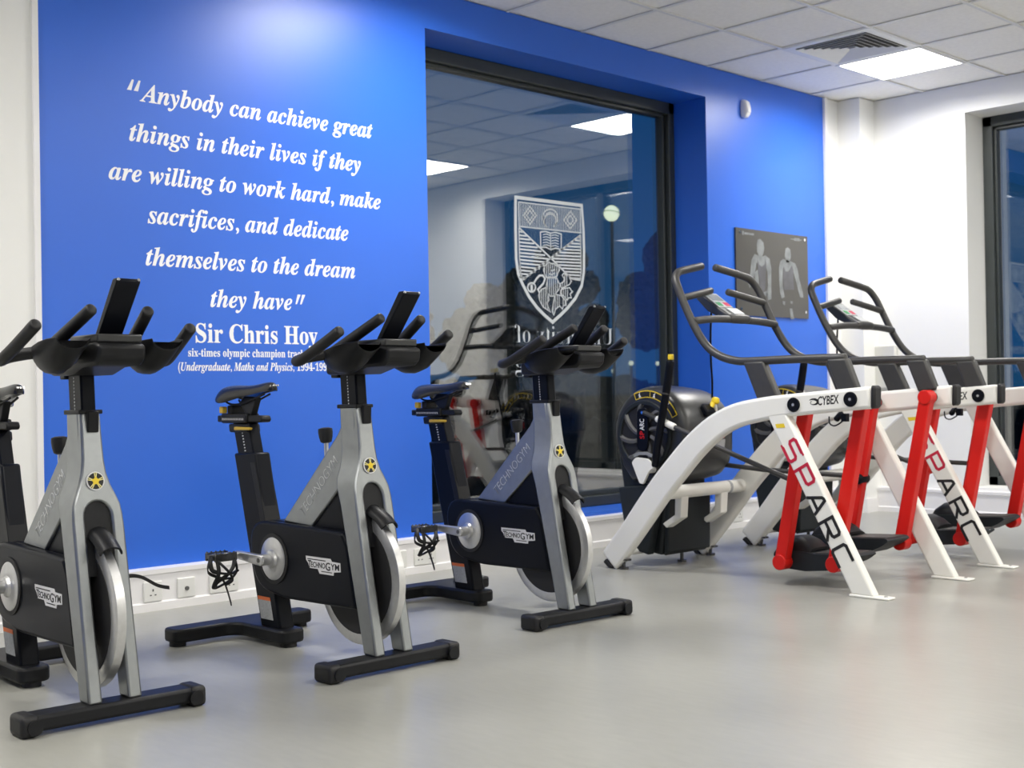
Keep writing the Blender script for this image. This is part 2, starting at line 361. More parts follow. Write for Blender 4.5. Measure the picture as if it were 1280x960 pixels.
# ------------------------------------------------------------------ ceiling fittings
lamp_names = {(0, 0): 'lit square ceiling panel light beside the air vent'}
for i, x in enumerate(LAMP_X):
    for j, y in enumerate(LAMP_Y):
        lab = lamp_names.get((i, j), 'lit square ceiling panel, %s row from the blue wall, %s' % (('nearest', 'second', 'third', 'fourth')[j], ('by the end wall', 'mid room', 'at far left')[i]))
        t = thing('ceiling_light', lab, 'ceiling light', (x, y, H), 0, 'square ceiling panel lights')
        obj('light_frame', BOX(((-0.298, -0.298, -0.008), (0.298, -0.280, 0.002)), ((-0.298, 0.280, -0.008), (0.298, 0.298, 0.002)), ((-0.298, -0.28, -0.008), (-0.280, 0.28, 0.002)), ((0.280, -0.28, -0.008), (0.298, 0.28, 0.002))), M['tbar'], t, smooth=False)
        obj('diffuser', BOX(((-0.281, -0.281, -0.006), (0.281, 0.281, 0.001))), M['lamp'], t, smooth=False)
        ld = bpy.data.lights.new('lamp_output', 'AREA'); ld.shape = 'SQUARE'; ld.size = 0.55; ld.energy = LAMP_POWER; ld.spread = LAMP_SPREAD; ld.color = (1.0, 0.97, 0.92)
        lo_ = bpy.data.objects.new('lamp_output', ld); COL.objects.link(lo_); lo_.parent = t; lo_.location = (0, 0, -0.0075)
t = thing('air_vent', 'square white louvred air vent in the ceiling beside the lit panel', 'air vent', (2.1, -0.868, H))
obj('vent_frame', BOX(((-0.298, -0.298, -0.006), (0.298, -0.245, 0.002)), ((-0.298, 0.245, -0.006), (0.298, 0.298, 0.002)), ((-0.298, -0.245, -0.006), (-0.245, 0.245, 0.002)), ((0.245, -0.245, -0.006), (0.298, 0.245, 0.002))), M['vent'], t, smooth=False)
obj('plenum', BOX(((-0.246, -0.246, 0.0), (0.246, 0.246, 0.0035))), M['ventdark'], t, smooth=False)
for k in range(6):
    r = 0.243 - k*0.038; bm = bmesh.new()
    loops = []
    for rr, z in ((r, -0.013), (r - 0.024, -0.0005), (r - 0.027, -0.0005), (r - 0.003, -0.014)):
        loops.append([bm.verts.new((sx_*rr, sy_*rr, z)) for sx_, sy_ in ((-1,-1),(1,-1),(1,1),(-1,1))])
    for a, b in zip(loops, loops[1:] + loops[:1]):
        for i in range(4): bm.faces.new((a[i], a[(i+1) % 4], b[(i+1) % 4], b[i]))
    obj('louvre', bm, M['vent'], t, smooth=False)

# ------------------------------------------------------------------ wall lettering
WXV, WZV = (1, 0, 0), (0, 0, 1)
t = thing('wall_quote', 'white serif quotation lettered on the blue wall above the bikes', 'wall lettering', (-1.63, 0, 1.6))
def line(body, style, xl, xr, z, size, ext=None):
    text_mesh('text_line', math_letters(body, style), WXV, WZV, (xl + 1.63, -0.0008, z - 1.6), width=xr - xl, height=size, depth=0.0, m=M['letter'], parent=t, offset=0.008)
bmq = bmesh.new()
def slant(bm, x, z, h, w, s, flip):
    a = (w, w*0.45) if not flip else (w*0.45, w)
    pts = [(x - a[0]/2, z), (x + a[0]/2, z), (x + s + a[1]/2, z + h), (x + s - a[1]/2, z + h)]
    prism(bm, [(p - 1.63*-1, q - 1.6) for p, q in pts], lambda p, q, d: Vector((p, d, q)), -0.0012, 0.0)
for dx in (0, 0.031): slant(bmq, -2.253 + dx, 2.222, 0.047, 0.020, 0.018, False)
for dx in (0, 0.026): slant(bmq, -1.418 + dx, 1.338, 0.046, 0.017, 0.017, True)
obj('quotation_marks', bmq, M['letter'], t, smooth=False)
line('Anybody can achieve great', 'bold_italic', -2.205, -0.948, 2.182, 0.114)
line('things in their lives if they', 'bold_italic', -2.256, -1.025, 2.006, 0.114)
line('are willing to work hard, make', 'bold_italic', -2.352, -0.904, 1.832, 0.113)
line('sacrifices, and dedicate', 'bold_italic', -2.176, -1.107, 1.660, 0.114)
line('themselves to the dream', 'bold_italic', -2.188, -1.069, 1.478, 0.114)
line('they have', 'bold_italic', -1.876, -1.440, 1.310, 0.114)
line('Sir Chris Hoy', 'bold', -1.952, -1.299, 1.150, 0.122)
line('six-times olympic champion track cyclist', 'bold', -1.990, -1.250, 1.087, 0.052)
line('(Undergraduate, Maths and Physics, 1994-1996)', 'bold_italic', -2.040, -1.212, 1.024, 0.054)

# ------------------------------------------------------------------ shield crest and lettering on the glass
CREST=[([(-0.136,0.351),(0.432,0.354),(0.445,0.211),(0.447,0.077),(0.442,-0.057),(0.42,-0.143),(0.362,-0.222),(0.294,-0.281),(0.227,-0.329),(0.158,-0.374),(0.09,-0.334),(0.027,-0.29),(-0.038,-0.229),(-0.088,-0.16),(-0.124,-0.1),(-0.139,-0.011),(-0.14,0.165)],0.0205,1),([(-0.112,0.325),(0.417,0.33),(0.42,0.184),(-0.111,0.182)],0.0079,1),([(-0.098,0.325),(-0.097,0.182)],0.0039,0),([(-0.084,0.325),(-0.082,0.182)],0.0039,0),([(-0.07,0.325),(-0.068,0.182)],0.0039,0),([(-0.056,0.326),(-0.054,0.182)],0.0039,0),([(-0.042,0.326),(-0.04,0.182)],0.0039,0),([(-0.028,0.326),(-0.026,0.182)],0.0039,0),([(-0.013,0.326),(-0.011,0.182)],0.0039,0),([(0.001,0.326),(0.003,0.182)],0.0039,0),([(0.015,0.326),(0.017,0.182)],0.0039,0),([(0.03,0.326),(0.032,0.182)],0.0039,0),([(0.044,0.326),(0.046,0.183)],0.0039,0),([(0.058,0.327),(0.061,0.183)],0.0039,0),([(0.073,0.327),(0.075,0.183)],0.0039,0),([(0.088,0.327),(0.09,0.183)],0.0039,0),([(0.102,0.327),(0.104,0.183)],0.0039,0),([(0.117,0.327),(0.119,0.183)],0.0039,0),([(0.131,0.327),(0.134,0.183)],0.0039,0),([(0.146,0.327),(0.148,0.183)],0.0039,0),([(0.161,0.328),(0.163,0.183)],0.0039,0),([(0.175,0.328),(0.178,0.183)],0.0039,0),([(0.19,0.328),(0.193,0.183)],0.0039,0),([(0.205,0.328),(0.208,0.183)],0.0039,0),([(0.22,0.328),(0.223,0.183)],0.0039,0),([(0.235,0.328),(0.238,0.183)],0.0039,0),([(0.25,0.328),(0.253,0.183)],0.0039,0),([(0.265,0.328),(0.268,0.183)],0.0039,0),([(0.28,0.328),(0.283,0.183)],0.0039,0),([(0.295,0.329),(0.298,0.183)],0.0039,0),([(0.31,0.329),(0.313,0.183)],0.0039,0),([(0.325,0.329),(0.328,0.183)],0.0039,0),([(0.34,0.329),(0.344,0.183)],0.0039,0),([(0.355,0.329),(0.359,0.183)],0.0039,0),([(0.371,0.329),(0.374,0.183)],0.0039,0),([(0.386,0.329),(0.39,0.183)],0.0039,0),([(0.401,0.33),(0.405,0.184)],0.0039,0),([(-0.018,0.307),(0.035,0.259),(-0.02,0.203),(-0.073,0.25)],0.0091,1),([(-0.019,0.283),(0.009,0.257),(-0.02,0.226),(-0.047,0.252)],0.0079,1),([(0.329,0.309),(0.386,0.26),(0.326,0.202),(0.27,0.251)],0.0091,1),([(0.328,0.285),(0.357,0.258),(0.327,0.226),(0.298,0.253)],0.0079,1),([(0.193,0.216),(0.203,0.225),(0.21,0.234),(0.216,0.245),(0.218,0.256),(0.218,0.267),(0.215,0.277),(0.209,0.286),(0.201,0.294),(0.191,0.3),(0.179,0.304),(0.166,0.307),(0.153,0.306),(0.14,0.304),(0.127,0.3),(0.115,0.294),(0.105,0.286),(0.096,0.276),(0.09,0.266),(0.087,0.256),(0.086,0.245),(0.088,0.234),(0.092,0.225),(0.099,0.216),(0.108,0.209)],0.0085,0),([(0.176,0.202),(0.187,0.209),(0.196,0.219),(0.201,0.229),(0.203,0.24),(0.202,0.251),(0.197,0.26),(0.189,0.268),(0.178,0.274),(0.166,0.277),(0.152,0.277),(0.139,0.275),(0.126,0.27),(0.115,0.262),(0.107,0.253),(0.102,0.242),(0.1,0.231),(0.101,0.221),(0.106,0.211),(0.114,0.203),(0.124,0.198)],0.0085,0),([(0.201,0.257),(0.198,0.266),(0.193,0.273),(0.185,0.28),(0.175,0.284),(0.164,0.286),(0.152,0.286),(0.141,0.284),(0.13,0.28),(0.12,0.274),(0.112,0.266),(0.106,0.258),(0.102,0.249)],0.0054,0),([(-0.113,0.175),(0.152,0.012),(0.331,-0.104)],0.0103,0),([(0.419,0.172),(0.152,0.012),(-0.087,-0.13)],0.0103,0),([(-0.113,0.175),(-0.112,-0.009),(-0.105,-0.087),(-0.087,-0.13)],0.0079,0),([(0.419,0.172),(0.418,-0.058),(0.406,-0.11),(0.331,-0.104)],0.0079,0),([(-0.11,0.151),(-0.08,0.151)],0.0103,0),([(0.422,0.155),(0.388,0.155)],0.0103,0),([(-0.11,0.13),(-0.05,0.13)],0.0103,0),([(0.422,0.136),(0.351,0.134)],0.0103,0),([(-0.111,0.11),(-0.02,0.11)],0.0103,0),([(0.421,0.116),(0.314,0.113)],0.0103,0),([(-0.112,0.089),(0.011,0.089)],0.0103,0),([(0.421,0.097),(0.278,0.092)],0.0103,0),([(-0.112,0.068),(0.041,0.068)],0.0103,0),([(0.42,0.077),(0.242,0.071)],0.0103,0),([(-0.112,0.048),(0.072,0.047)],0.0103,0),([(0.42,0.058),(0.206,0.05)],0.0103,0),([(-0.113,0.027),(0.102,0.026)],0.0103,0),([(0.419,0.038),(0.17,0.03)],0.0103,0),([(-0.113,0.007),(0.133,0.005)],0.0103,0),([(0.419,0.018),(0.165,0.011)],0.0103,0),([(-0.114,-0.014),(0.134,-0.016)],0.0103,0),([(0.418,-0.001),(0.192,-0.008)],0.0103,0),([(-0.114,-0.034),(0.095,-0.037)],0.0103,0),([(0.418,-0.021),(0.219,-0.026)],0.0103,0),([(-0.115,-0.055),(0.056,-0.058)],0.0103,0),([(0.417,-0.04),(0.247,-0.044)],0.0103,0),([(-0.115,-0.076),(0.018,-0.078)],0.0103,0),([(0.417,-0.06),(0.274,-0.063)],0.0103,0),([(-0.116,-0.096),(-0.02,-0.098)],0.0103,0),([(0.416,-0.079),(0.302,-0.081)],0.0103,0),([(-0.116,-0.117),(-0.058,-0.118)],0.0103,0),([(0.416,-0.099),(0.329,-0.1)],0.0103,0),([(0.066,0.162),(0.11,0.169),(0.152,0.162),(0.195,0.17),(0.246,0.163),(0.244,0.069),(0.196,0.075),(0.153,0.063),(0.11,0.075),(0.068,0.071)],0.0079,1),([(0.152,0.162),(0.153,0.063)],0.0066,0),([(0.088,0.148),(0.119,0.154),(0.148,0.148)],0.0054,0),([(0.162,0.149),(0.195,0.155),(0.224,0.149)],0.0054,0),([(0.088,0.132),(0.119,0.138),(0.147,0.132)],0.0054,0),([(0.162,0.133),(0.194,0.139),(0.223,0.133)],0.0054,0),([(0.088,0.116),(0.118,0.122),(0.147,0.116)],0.0054,0),([(0.161,0.116),(0.194,0.123),(0.223,0.117)],0.0054,0),([(0.087,0.1),(0.118,0.106),(0.146,0.099)],0.0054,0),([(0.161,0.1),(0.194,0.107),(0.222,0.101)],0.0054,0),([(0.087,0.084),(0.118,0.09),(0.146,0.083)],0.0054,0),([(0.16,0.084),(0.193,0.091),(0.222,0.084)],0.0054,0),([(0.097,-0.04),(0.118,-0.026),(0.137,-0.014),(0.154,-0.022),(0.176,-0.019),(0.194,-0.03),(0.216,-0.034),(0.226,-0.055),(0.211,-0.074),(0.203,-0.094),(0.167,-0.104),(0.138,-0.103),(0.11,-0.107),(0.096,-0.087),(0.088,-0.065)],0.0066,1),([(0.098,-0.041),(0.097,-0.087)],0.0048,0),([(0.116,-0.03),(0.114,-0.104)],0.0048,0),([(0.133,-0.018),(0.131,-0.102)],0.0048,0),([(0.15,-0.022),(0.148,-0.101)],0.0048,0),([(0.167,-0.022),(0.165,-0.102)],0.0048,0),([(0.184,-0.026),(0.183,-0.097)],0.0048,0),([(0.202,-0.034),(0.2,-0.093)],0.0048,0),([(0.219,-0.043),(0.218,-0.062)],0.0048,0),([(0.124,-0.109),(0.199,-0.105),(0.227,-0.146),(0.219,-0.174),(0.194,-0.195),(0.175,-0.216),(0.142,-0.218),(0.116,-0.199),(0.11,-0.154)],0.0066,1),([(0.12,-0.121),(0.119,-0.199)],0.0048,0),([(0.138,-0.111),(0.136,-0.211)],0.0048,0),([(0.155,-0.11),(0.153,-0.215)],0.0048,0),([(0.172,-0.109),(0.17,-0.214)],0.0048,0),([(0.19,-0.108),(0.188,-0.2)],0.0048,0),([(0.207,-0.119),(0.205,-0.184)],0.0048,0),([(0.224,-0.141),(0.257,-0.127),(0.268,-0.108),(0.248,-0.086),(0.269,-0.07),(0.285,-0.087),(0.306,-0.084),(0.316,-0.106),(0.329,-0.118),(0.312,-0.139),(0.275,-0.154),(0.242,-0.166)],0.0066,1),([(0.234,-0.139),(0.234,-0.153)],0.0048,0),([(0.252,-0.131),(0.251,-0.16)],0.0048,0),([(0.271,-0.074),(0.269,-0.154)],0.0048,0),([(0.288,-0.089),(0.287,-0.147)],0.0048,0),([(0.323,-0.114),(0.323,-0.124)],0.0048,0),([(0.234,-0.176),(0.274,-0.164),(0.311,-0.159),(0.337,-0.184),(0.315,-0.198),(0.326,-0.22),(0.302,-0.221),(0.287,-0.237),(0.266,-0.218),(0.23,-0.199)],0.0066,1),([(0.24,-0.176),(0.24,-0.202)],0.0048,0),([(0.258,-0.171),(0.257,-0.211)],0.0048,0),([(0.276,-0.166),(0.274,-0.223)],0.0048,0),([(0.294,-0.163),(0.292,-0.23)],0.0048,0),([(0.329,-0.178),(0.328,-0.187)],0.0048,0),([(0.112,-0.166),(0.065,-0.181),(0.042,-0.217),(0.053,-0.251),(0.08,-0.286),(0.112,-0.299),(0.14,-0.313),(0.12,-0.279),(0.114,-0.259),(0.131,-0.241),(0.121,-0.208)],0.0066,1),([(0.052,-0.203),(0.051,-0.243)],0.0048,0),([(0.069,-0.182),(0.067,-0.267)],0.0048,0),([(0.086,-0.176),(0.084,-0.285)],0.0048,0),([(0.104,-0.171),(0.101,-0.292)],0.0048,0),([(0.12,-0.205),(0.119,-0.252)],0.0048,0),([(0.118,-0.276),(0.118,-0.3)],0.0048,0),([(0.182,-0.203),(0.237,-0.211),(0.276,-0.242),(0.279,-0.268),(0.254,-0.269),(0.246,-0.292),(0.224,-0.275),(0.206,-0.282),(0.185,-0.296),(0.17,-0.33),(0.155,-0.31),(0.167,-0.262)],0.0066,1),([(0.166,-0.267),(0.164,-0.32)],0.0048,0),([(0.185,-0.206),(0.182,-0.301)],0.0048,0),([(0.202,-0.208),(0.2,-0.284)],0.0048,0),([(0.219,-0.211),(0.218,-0.275)],0.0048,0),([(0.254,-0.227),(0.253,-0.269)],0.0048,0),([(0.271,-0.24),(0.27,-0.266)],0.0048,0),([(0.05,-0.202),(0.037,-0.182),(0.084,-0.145),(0.099,-0.115),(0.081,-0.097),(0.053,-0.098),(0.028,-0.118),(0.006,-0.144)],0.0121,0),([(0.018,-0.171),(0.011,-0.187),(-0.006,-0.198),(-0.026,-0.199),(-0.043,-0.19),(-0.049,-0.174),(-0.042,-0.158),(-0.025,-0.147),(-0.004,-0.146),(0.012,-0.155)],0.0097,1),([(-0.015,-0.155),(-0.016,-0.195)],0.0181,0),([(0.146,-0.057),(0.164,-0.066),(0.182,-0.055)],0.0073,0),([(0.131,-0.083),(0.16,-0.087),(0.182,-0.078)],0.0073,0)]
t = thing('window_crest', 'frosted white shield crest with reversed lettering on the window glass', 'window decal', (0.48, 0.312, 1.70))
fm = lambda p, q, d: Vector((p, d, q))
names = {0: 'shield_border', 1: 'chief_border'}
bmb, bmh = bmesh.new(), bmesh.new()
for i, (pts, w, cl) in enumerate(CREST):
    ribbon(bmb if i == 0 else bmh, pts, w, fm, 0.0, 0.001 if i == 0 else 0.0012, bool(cl))
obj('shield_border', bmb, M['decal'], t, smooth=False); obj('shield_charges', bmh, M['decal'], t, smooth=False)
for body, z, wd, sz in (('University of', -0.502, 0.86, 0.155), ('Stirling', -0.672, 0.52, 0.155)):
    text_mesh('reversed_lettering', math_letters(body, 'bold'), (-1, 0, 0), (0, 0, 1), (-0.16 + wd, 0.0005, z), width=wd, height=sz, depth=0.0008, m=M['decal'], parent=t, offset=-0.022)

M['greybox'] = mat('pale_grey_box', (0.62, 0.62, 0.58), 0.45, var=0.02)
# ------------------------------------------------------------------ small things on the walls
t = thing('wall_sensor', 'small white motion sensor high on the blue wall', 'sensor', (2.18, 0, 2.72))
bm = bmesh.new(); loft(bm, [[Vector((sx_*w, -y_, z)) for sx_, y_ in ((-1, 0), (-1, d*0.6), (-0.6, d), (0.6, d), (1, d*0.6), (1, 0))] for z, w, d in ((0, 0.024, 0.028), (0.02, 0.032, 0.045), (0.06, 0.032, 0.05), (0.10, 0.03, 0.04), (0.118, 0.02, 0.02))])
obj('sensor_body', bm, M['trim'], t, bevel=0.004)
obj('sensor_lens', BOX(((-0.018, -0.052, 0.028), (0.018, -0.044, 0.062))), M['trim'], t, bevel=0.004)

POSTER={'skin1':[[(-0.177,0.227),(-0.148,0.234),(-0.112,0.211),(-0.103,0.173),(-0.115,0.138),(-0.134,0.112),(-0.166,0.114),(-0.187,0.146),(-0.189,0.197)],[(-0.166,0.118),(-0.13,0.116),(-0.093,0.127),(-0.042,0.105),(-0.025,0.042),(-0.029,-0.078),(-0.029,-0.168),(-0.07,-0.178),(-0.087,-0.132),(-0.067,-0.08),(-0.07,0.013),(-0.095,0.063),(-0.136,0.044),(-0.175,0.054),(-0.196,0.074),(-0.215,0.006),(-0.251,-0.072),(-0.28,-0.107),(-0.293,-0.074),(-0.267,0.011),(-0.253,0.087),(-0.216,0.128)],[(-0.22,0.005),(-0.183,0.024),(-0.171,-0.051),(-0.174,-0.136),(-0.202,-0.12),(-0.217,-0.054)]],'skin2':[[(0.15,0.189),(0.178,0.199),(0.208,0.187),(0.216,0.151),(0.206,0.116),(0.182,0.092),(0.156,0.1),(0.139,0.138)],[(0.152,0.112),(0.198,0.106),(0.266,0.093),(0.293,0.051),(0.317,-0.027),(0.354,-0.104),(0.36,-0.144),(0.318,-0.141),(0.299,-0.098),(0.263,-0.012),(0.234,0.048),(0.22,0.073),(0.188,0.036),(0.149,0.025),(0.115,0.05),(0.108,-0.003),(0.108,-0.072),(0.129,-0.149),(0.091,-0.159),(0.074,-0.117),(0.067,-0.039),(0.067,0.047),(0.084,0.095),(0.117,0.115)]],'shirt':[[(-0.187,0.096),(-0.168,0.059),(-0.136,0.045),(-0.102,0.067),(-0.091,0.106),(-0.084,0.055),(-0.094,-0.005),(-0.1,-0.082),(-0.108,-0.116),(-0.159,-0.118),(-0.164,-0.051),(-0.181,0.016)],[(0.12,0.067),(0.145,0.03),(0.188,0.032),(0.22,0.077),(0.242,0.048),(0.239,-0.031),(0.245,-0.092),(0.123,-0.097),(0.113,-0.02)]],'leg':[[(0.187,-0.225),(0.218,-0.224),(0.239,-0.297),(0.2,-0.298)],[(-0.123,-0.125),(-0.083,-0.115),(-0.069,-0.148),(-0.116,-0.15)],[(0.105,-0.176),(0.135,-0.179),(0.131,-0.205),(0.108,-0.197)],[(0.196,-0.172),(0.227,-0.175),(0.22,-0.193),(0.199,-0.189)]]}
t = thing('poster', 'dark grey poster of two athletes pinned to the blue wall', 'poster', (2.48, 0, 1.685))
obj('board', BOX(((-0.425, -0.012, -0.29), (0.425, -0.002, 0.292))), M['poster'], t, smooth=False)
for key, mm, d in (('skin1', 'skin', 0.0126), ('skin2', 'skin', 0.0126), ('leg', 'skin', 0.0126), ('shirt', 'shirt', 0.0131)):
    bm = bmesh.new()
    for poly in POSTER[key]: prism(bm, poly, lambda p, q, dd: Vector((p, -dd, q)), 0.0118, d)
    obj({'shirt': 'printed_vests', 'leg': 'printed_legs'}.get(key, 'printed_figure'), bm, M[mm], t, smooth=False)
for x in (-0.38, 0.385):
    for z in (-0.245, 0.265): obj('fixing_stud', CYL((x, -0.011, z), (0, -1, 0), 0.010, 0.006, n=14), M['chrome'], t)
obj('corner_logo', BOX(((-0.352, -0.0125, 0.247), (-0.335, -0.0118, 0.273)), ((-0.328, -0.0125, 0.252), (-0.22, -0.0118, 0.266))), M['skin'], t, smooth=False)
obj('corner_logo', BOX(((0.215, -0.0125, 0.258), (0.35, -0.0118, 0.264)), ((0.26, -0.0125, 0.252), (0.325, -0.0118, 0.272))), M['skin'], t, smooth=False)

def socket(x, kind, label, z=0.040, dy=-0.048):
    w = 0.146 if kind == 'double' else 0.086
    t = thing('wall_socket', label, 'wall socket', (x, dy, z), 0, 'sockets along the white trunking')
    obj('faceplate', BOX(((-w/2, -0.010, 0), (w/2, 0, 0.086))), M['socket'], t, bevel=0.004)
    bm = bmesh.new()
    for c in ((-0.036, 0.036) if kind == 'double' else (0.0,)):
        if kind == 'aerial': cyl(bm, (0, -0.009, 0.04), (0, -1, 0), 0.009, 0.008, n=14)
        else:
            box(bm, (c - 0.003, -0.0108, 0.044), (c + 0.003, -0.0098, 0.054))
            for s in (-0.011, 0.011): box(bm, (c + s - 0.004, -0.0108, 0.026), (c + s + 0.004, -0.0098, 0.031))
    obj('coax_plug' if kind == 'aerial' else 'pin_slots', bm, M['dot'], t, smooth=False)
    if kind == 'double':
        for s in (-0.014, 0.014): obj('rocker_switch', BOX(((s - 0.006, -0.0135, 0.058), (s + 0.006, -0.0095, 0.074))), M['trim'], t, bevel=0.001)
socket(-2.205, 'single', 'white socket on the trunking just right of the leftmost bike fork')
socket(-2.046, 'aerial', 'white aerial socket plate with a plug, second from the leftmost bike')
socket(-1.86, 'double', 'white double socket behind the hanging pedal of the middle bike')
socket(-0.86, 'single', 'white single socket just right of the middle bike flywheel')
socket(-0.695, 'double', 'white double socket below the pedal of the rightmost bike')
socket(1.95, 'double', 'white double socket seen through the rear legs of the nearer climber')
t = tag(obj('wall_panel', BOX(((XE - 0.05, -0.345, 0.89), (XE, -0.065, 1.21))), M['greybox'], bevel=0.012), 'pale grey box fixed low on the white end wall', 'wall box')

# ------------------------------------------------------------------ indoor bikes (l = sideways, a = forward towards the handlebar, z = up)
V = lambda l, a, z: Vector((l, -a, z))
def side(bm, pts, l0, l1): prism(bm, pts, lambda a, z, d: V(d, a, z), l0, l1)
def interp(tab, z):
    for (z0, v0), (z1, v1) in zip(tab, tab[1:]):
        if z0 >= z >= z1: return v0 + (v1 - v0)*(z0 - z)/(z0 - z1)
    return tab[0][1] if z > tab[0][0] else tab[-1][1]
FRONT = [(0.868, -0.118), (0.73, -0.100), (0.665, -0.094), (0.58, -0.074), (0.05, 0.030)]
REAR = [(0.868, -0.212), (0.76, -0.205), (0.60, -0.185), (0.55, -0.160), (0.05, -0.036)]

def rounded_outline(pts, r, n=5):
    P = [Vector(p) for p in pts]; out = []
    for i in range(len(P)):
        a, b, c = P[i-1], P[i], P[(i+1) % len(P)]
        rr = r[i] if isinstance(r, (list, tuple)) else r
        rr = min(rr, (a-b).length*0.48, (c-b).length*0.48)
        if rr <= 0: out.append(tuple(b)); continue
        p, q = b + (a-b).normalized()*rr, b + (c-b).normalized()*rr
        for k in range(n+1):
            t = k/n; out.append(tuple(p*(1-t)**2 + b*2*t*(1-t) + q*t*t))
    return out

def make_bike(label):
    t = thing('exercise_bike', label, 'exercise bike', group='indoor cycling bikes')
    # --- feet
    bm = bmesh.new()
    T = rounded_outline([(-0.30, -0.955), (0.30, -0.955), (0.30, -0.855), (0.085, -0.855), (0.052, -0.82), (0.052, -0.545), (-0.052, -0.545), (-0.052, -0.82), (-0.085, -0.855), (-0.30, -0.855)],
                        [0.03, 0.03, 0.03, 0.06, 0.06, 0.035, 0.035, 0.06, 0.06, 0.03])
    prism(bm, T, lambda l, a, z: V(l, a, z), 0.016, 0.066)
    ft = obj('rear_foot', bm, M['plastic'], t, bevel=0.010)
    for s in (-0.265, 0.265): obj('foot_pad', CYL((s, 0.905, 0.0), (0, 0, 1), 0.03, 0.018, n=16), M['rubber'], ft)
    obj('foot_pad', CYL((0, 0.585, 0.0), (0, 0, 1), 0.03, 0.018, n=16), M['rubber'], ft)
    ff = obj('front_foot', BOX(((-0.255, -0.040, 0.012), (0.255, 0.044, 0.056))), M['plastic'], t, bevel=0.010)
    for s in (-1, 1):
        obj('end_cap', BOX(((min(s*0.222, s*0.272), -0.047, 0.0), (max(s*0.222, s*0.272), 0.048, 0.060))), M['rubber'], ff, bevel=0.014, seg=3)
        obj('transport_wheel', CYL((s*0.236, -0.046, 0.028), (0, -1, 0), 0.021, 0.007, n=18), M['plastic'], ff)
    # --- rear post and seat
    bm = bmesh.new(); side(bm, [(-0.885, 0.692), (-0.735, 0.697), (-0.590, 0.06), (-0.715, 0.06)], -0.032, 0.032)
    sp = obj('seat_post_sleeve', bm, M['guard'], t, bevel=0.008)
    bm = bmesh.new(); side(bm, [(-0.770, 0.66), (-0.738, 0.66), (-0.66, 0.40), (-0.692, 0.40)], -0.0335, 0.0335)
    obj('sleeve_ridge', bm, M['plastic'], sp, bevel=0.002)
    lf = lambda a, z, d: V(d, a, z)
    def on_post(u, z): # u 0 rear .. 1 front
        return -0.715 - 0.17*(z - 0.06)/0.632 + u*(0.125 + 0.025*(z - 0.06)/0.632)
    for z0, z1, mm, nm in ((0.092, 0.160, 'label', 'warning_label'), (0.160, 0.173, 'orange', 'warning_label_band')):
        bm = bmesh.new(); side(bm, [(on_post(0.10, z0), z0), (on_post(0.72, z0), z0), (on_post(0.72, z1), z1), (on_post(0.10, z1), z1)], -0.0333, -0.032)
        obj(nm, bm, M[mm], sp, smooth=False)
    bm = bmesh.new(); side(bm, [(-0.905, 0.806), (-0.795, 0.806), (-0.758, 0.68), (-0.868, 0.68)], -0.023, 0.023)
    ip = obj('seat_post', bm, M['guard'], t, bevel=0.005)
    bm = bmesh.new()
    for k in range(7):
        z = 0.70 + k*0.011; a = -0.812 - 0.28*(z - 0.68); box(bm, (-0.0238, -(a + 0.004), z), (-0.0228, -(a - 0.004), z + 0.005))
    obj('height_marks', bm, M['greyline'], ip, smooth=False)
    bm = bmesh.new(); side(bm, [(-0.920, 0.770), (-0.790, 0.770), (-0.795, 0.802), (-0.925, 0.802)], -0.029, 0.029); obj('post_clamp', bm, M['plastic'], t, bevel=0.006)
    bm = bmesh.new(); side(bm, [(-0.86, 0.778), (-0.755, 0.780), (-0.752, 0.790), (-0.86, 0.792)], -0.046, -0.030); obj('seat_height_lever', bm, M['gold'], t, bevel=0.004)
    bm = bmesh.new(); side(bm, [(-1.015, 0.808), (-0.715, 0.808), (-0.705, 0.818), (-0.715, 0.834), (-1.015, 0.834)], -0.022, 0.022)
    sl = obj('seat_slider', bm, M['plastic'], t, bevel=0.005)
    bm = bmesh.new(); side(bm, [(-0.975, 0.804), (-0.80, 0.804), (-0.80, 0.842), (-0.975, 0.842)], -0.030, 0.030); obj('slider_housing', bm, M['plastic'], sl, bevel=0.006)
    bm = bmesh.new()
    for k in range(14): box(bm, (-0.0312, 0.965 - k*0.011, 0.816), (-0.0302, 0.9612 - k*0.011, 0.824))
    obj('slider_marks', bm, M['greyline'], sl, smooth=False)
    bm = bmesh.new(); side(bm, [(-0.955, 0.842), (-0.93, 0.842), (-0.93, 0.868), (-0.955, 0.868)], -0.050, -0.028); obj('slider_lever', bm, M['gold'], t, bevel=0.004)
    bm = bmesh.new(); side(bm, [(-0.93, 0.84), (-0.895, 0.84), (-0.895, 0.872), (-0.93, 0.872)], -0.030, 0.030); side(bm, [(-0.82, 0.83), (-0.79, 0.83), (-0.755, 0.90), (-0.84, 0.905), (-0.875, 0.88)], -0.013, 0.013)
    obj('saddle_clamp', bm, M['plastic'], t, bevel=0.004)
    for s in (-0.020, 0.020): obj('saddle_rail', TUBE([V(s*1.6, -0.945, 0.892), V(s*1.2, -0.91, 0.876), V(s, -0.83, 0.880), V(s*0.6, -0.70, 0.912)], 0.004, n=8), M['plastic'], t)
    # saddle: cross sections from the tail to the nose
    bm = bmesh.new(); L = []
